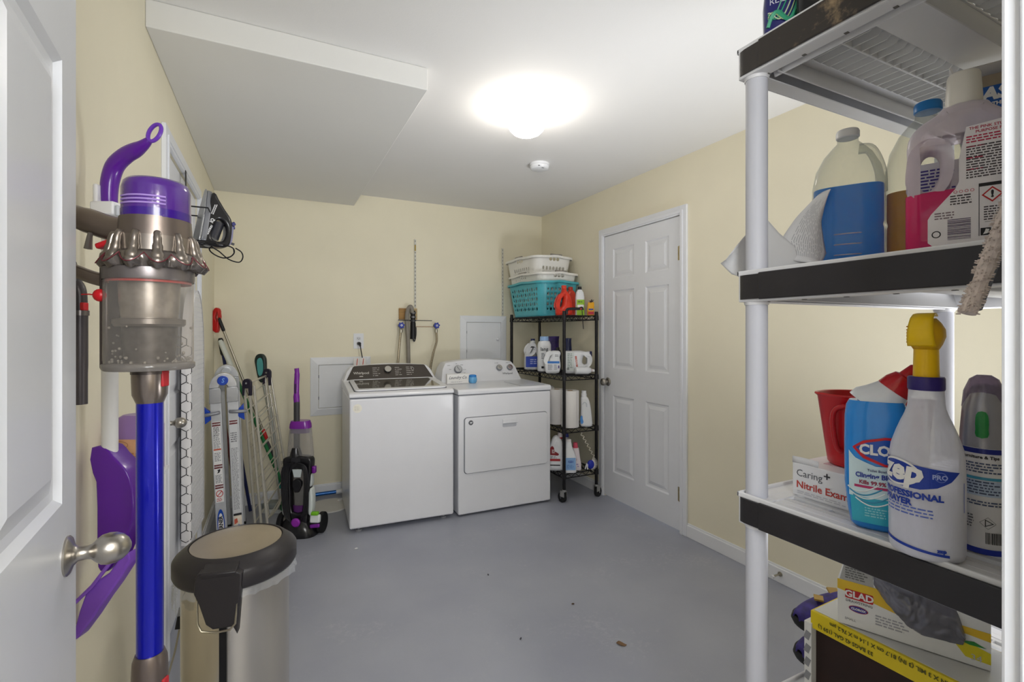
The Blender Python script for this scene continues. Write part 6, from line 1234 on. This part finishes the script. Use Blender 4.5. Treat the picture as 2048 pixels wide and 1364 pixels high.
gp([(0, .082), (0, .064), (.05, .055), (.09, .046), (.09, .082)], 'yellow_band', YE); gp([(.135, .062), (GW, .060), (GW, .046), (.15, .052)], 'yellow_band', YE); gp([(.16, .032), (.18, .036), (GW, .028), (GW, .010), (.175, .012)], 'yellow_leaf', mat('dfd02a', .4)); gp([(.168, .036), (.185, .040), (.20, .034), (.18, .033)], 'green_leaf', mat('2c8c3c', .4), .0007)
B().mesh(plate(rrect(.012, .054, .051, .067, .002), th=.0008)).xf(FRONT(0, -.0008, 0)).build('logo_plate', INKR, t); lettering('GLAD', .0165, FRONT(.033, -.0015, .059), PAPERW, t, bold=.0006)
lettering('DRAWSTRING', .0062, FRONT(.033, -.0006, .046), mat('77777b', .5), t, bold=.0001); put(flat(ell(.032, .034, .0145, .0062, 24)), FRONT(0, -.0006, 0), 'logo_oval', mat('a0304a', .4), t); put(flat(ell(.032, .034, .0130, .0050, 24)), FRONT(0, -.0009, 0), 'logo_oval', mat('3f3f94', .4), t); lettering('CLOROX', .0052, FRONT(.032, -.0012, .034), PAPERW, t, bold=.0002)
fine(.050, .020, 4, FRONT(.082, -.0006, .026), mat('a9a9ae', .5), t, word=.008); lettering('SMALL', .006, FRONT(.020, -.0006, .012), mat('77777b', .5), t); lettering('34', .014, FRONT(.188, -.0006, .014), mat('c4c4c8', .5), t)
B().mesh(plate([(.003, .081), (.056, .066), (.052, .108), (.044, .112), (.010, .112)], th=.0016)).xf(FRONT(0, .0016, 0)).build('open_lid', mat('b7b7b4', .5), t, smooth=0)
fine(.036, .022, 5, FRONT(.030, .0002, .097), mat('6d6d6c', .5), t, word=.006)
B().box((.053, .004, .105), (.010, .002, .022), Matrix.Rotation(.5, 3, 'Y')).build('torn_flap', mat('f0f0ee', .5), t, smooth=0)
t = thing('grey_plastic_bag', 'smoky grey plastic bag spilling out of the torn drawstring bag box', 'plastic bag', (.948, .541, Z0+.1865), -67)
BT = [(0, .055, .091), (.2, .0715, .067), (.5, .102, .037), (.7, .121, .028), (1, .172, .031)]; TP_ = [(0, .056, .116), (.25, .083, .117), (.6, .124, .106), (.9, .166, .090), (1, .176, .050)]
def bagf(u, v):
    a, c = ipl(BT, u), ipl(TP_, u); n = noise.noise(Vector((u*5, v*2.2, 1)))*.006+noise.noise(Vector((u*16, v*5, 4)))*.0025
    return (a[0]+(c[0]-a[0])*v, -.0035-.016*math.sin(math.pi*min(1, v*.8+.1))*math.sin(math.pi*(.1+.85*u))-abs(n)*1.4+.016*max(0, v-.7)/.3, a[1]+(c[1]-a[1])*v)
B().quadgrid(bagf, 48, 30).build('film', mat('6d6d78', .2, .1, var=.3, scale=25, coat=.6), t, smooth=70, solid=.0008)
SHM = mat('382c78', .6, var=.6, scale=45)
def slipper(label, loc, rz, f):
    t = thing('slipper', label, 'slipper', loc, rz)
    B().loft([(0, 0, 0, .046, .10, 2.6), (.010, 0, 0, .049, .105, 2.6), (.020, 0, 0, .047, .102, 2.6)], 40).build('sole', mat('18181a', .6), t, smooth=50)
    def uf(u, v):
        a = math.pi*u; y = -.035+.137*v; w_ = .0462*math.sqrt(max(.02, 1-(max(0, y)/.104)**2)); h = .050*(1-.8*v*v)
        return (w_*math.cos(a), y, .017+h*math.sin(a))
    B().quadgrid(uf, 18, 12).build('upper', SHM, t, smooth=70, solid=.003)
    B().tube([(.0455*math.cos(math.pi*j/14), -.037, .018+.046*math.sin(math.pi*j/14)*1.0) for j in range(15)], .005, 8).build('trim', BLACK, t, smooth=60)
    for k, (x, y, z) in enumerate(((-.030, .02, .055), (.0, .05, .060), (-.040, -.015, .038), (.02, .0, .062))): B().box((x, y, z), (.018, .022, .004), Matrix.Rotation(x*-22, 3, 'Y') @ Matrix.Rotation(k, 3, 'Z')).build('gold_patch', mat('b08f4a', .6), t)
    return t
slipper('purple and gold patterned slipper on the bottom of the two behind the carton', (1.130, .640, Z0+.007), 74, 0)
slipper('purple and gold patterned slipper stacked on top of the other one behind the carton', (1.134, .642, Z0+.077), 68, 1)
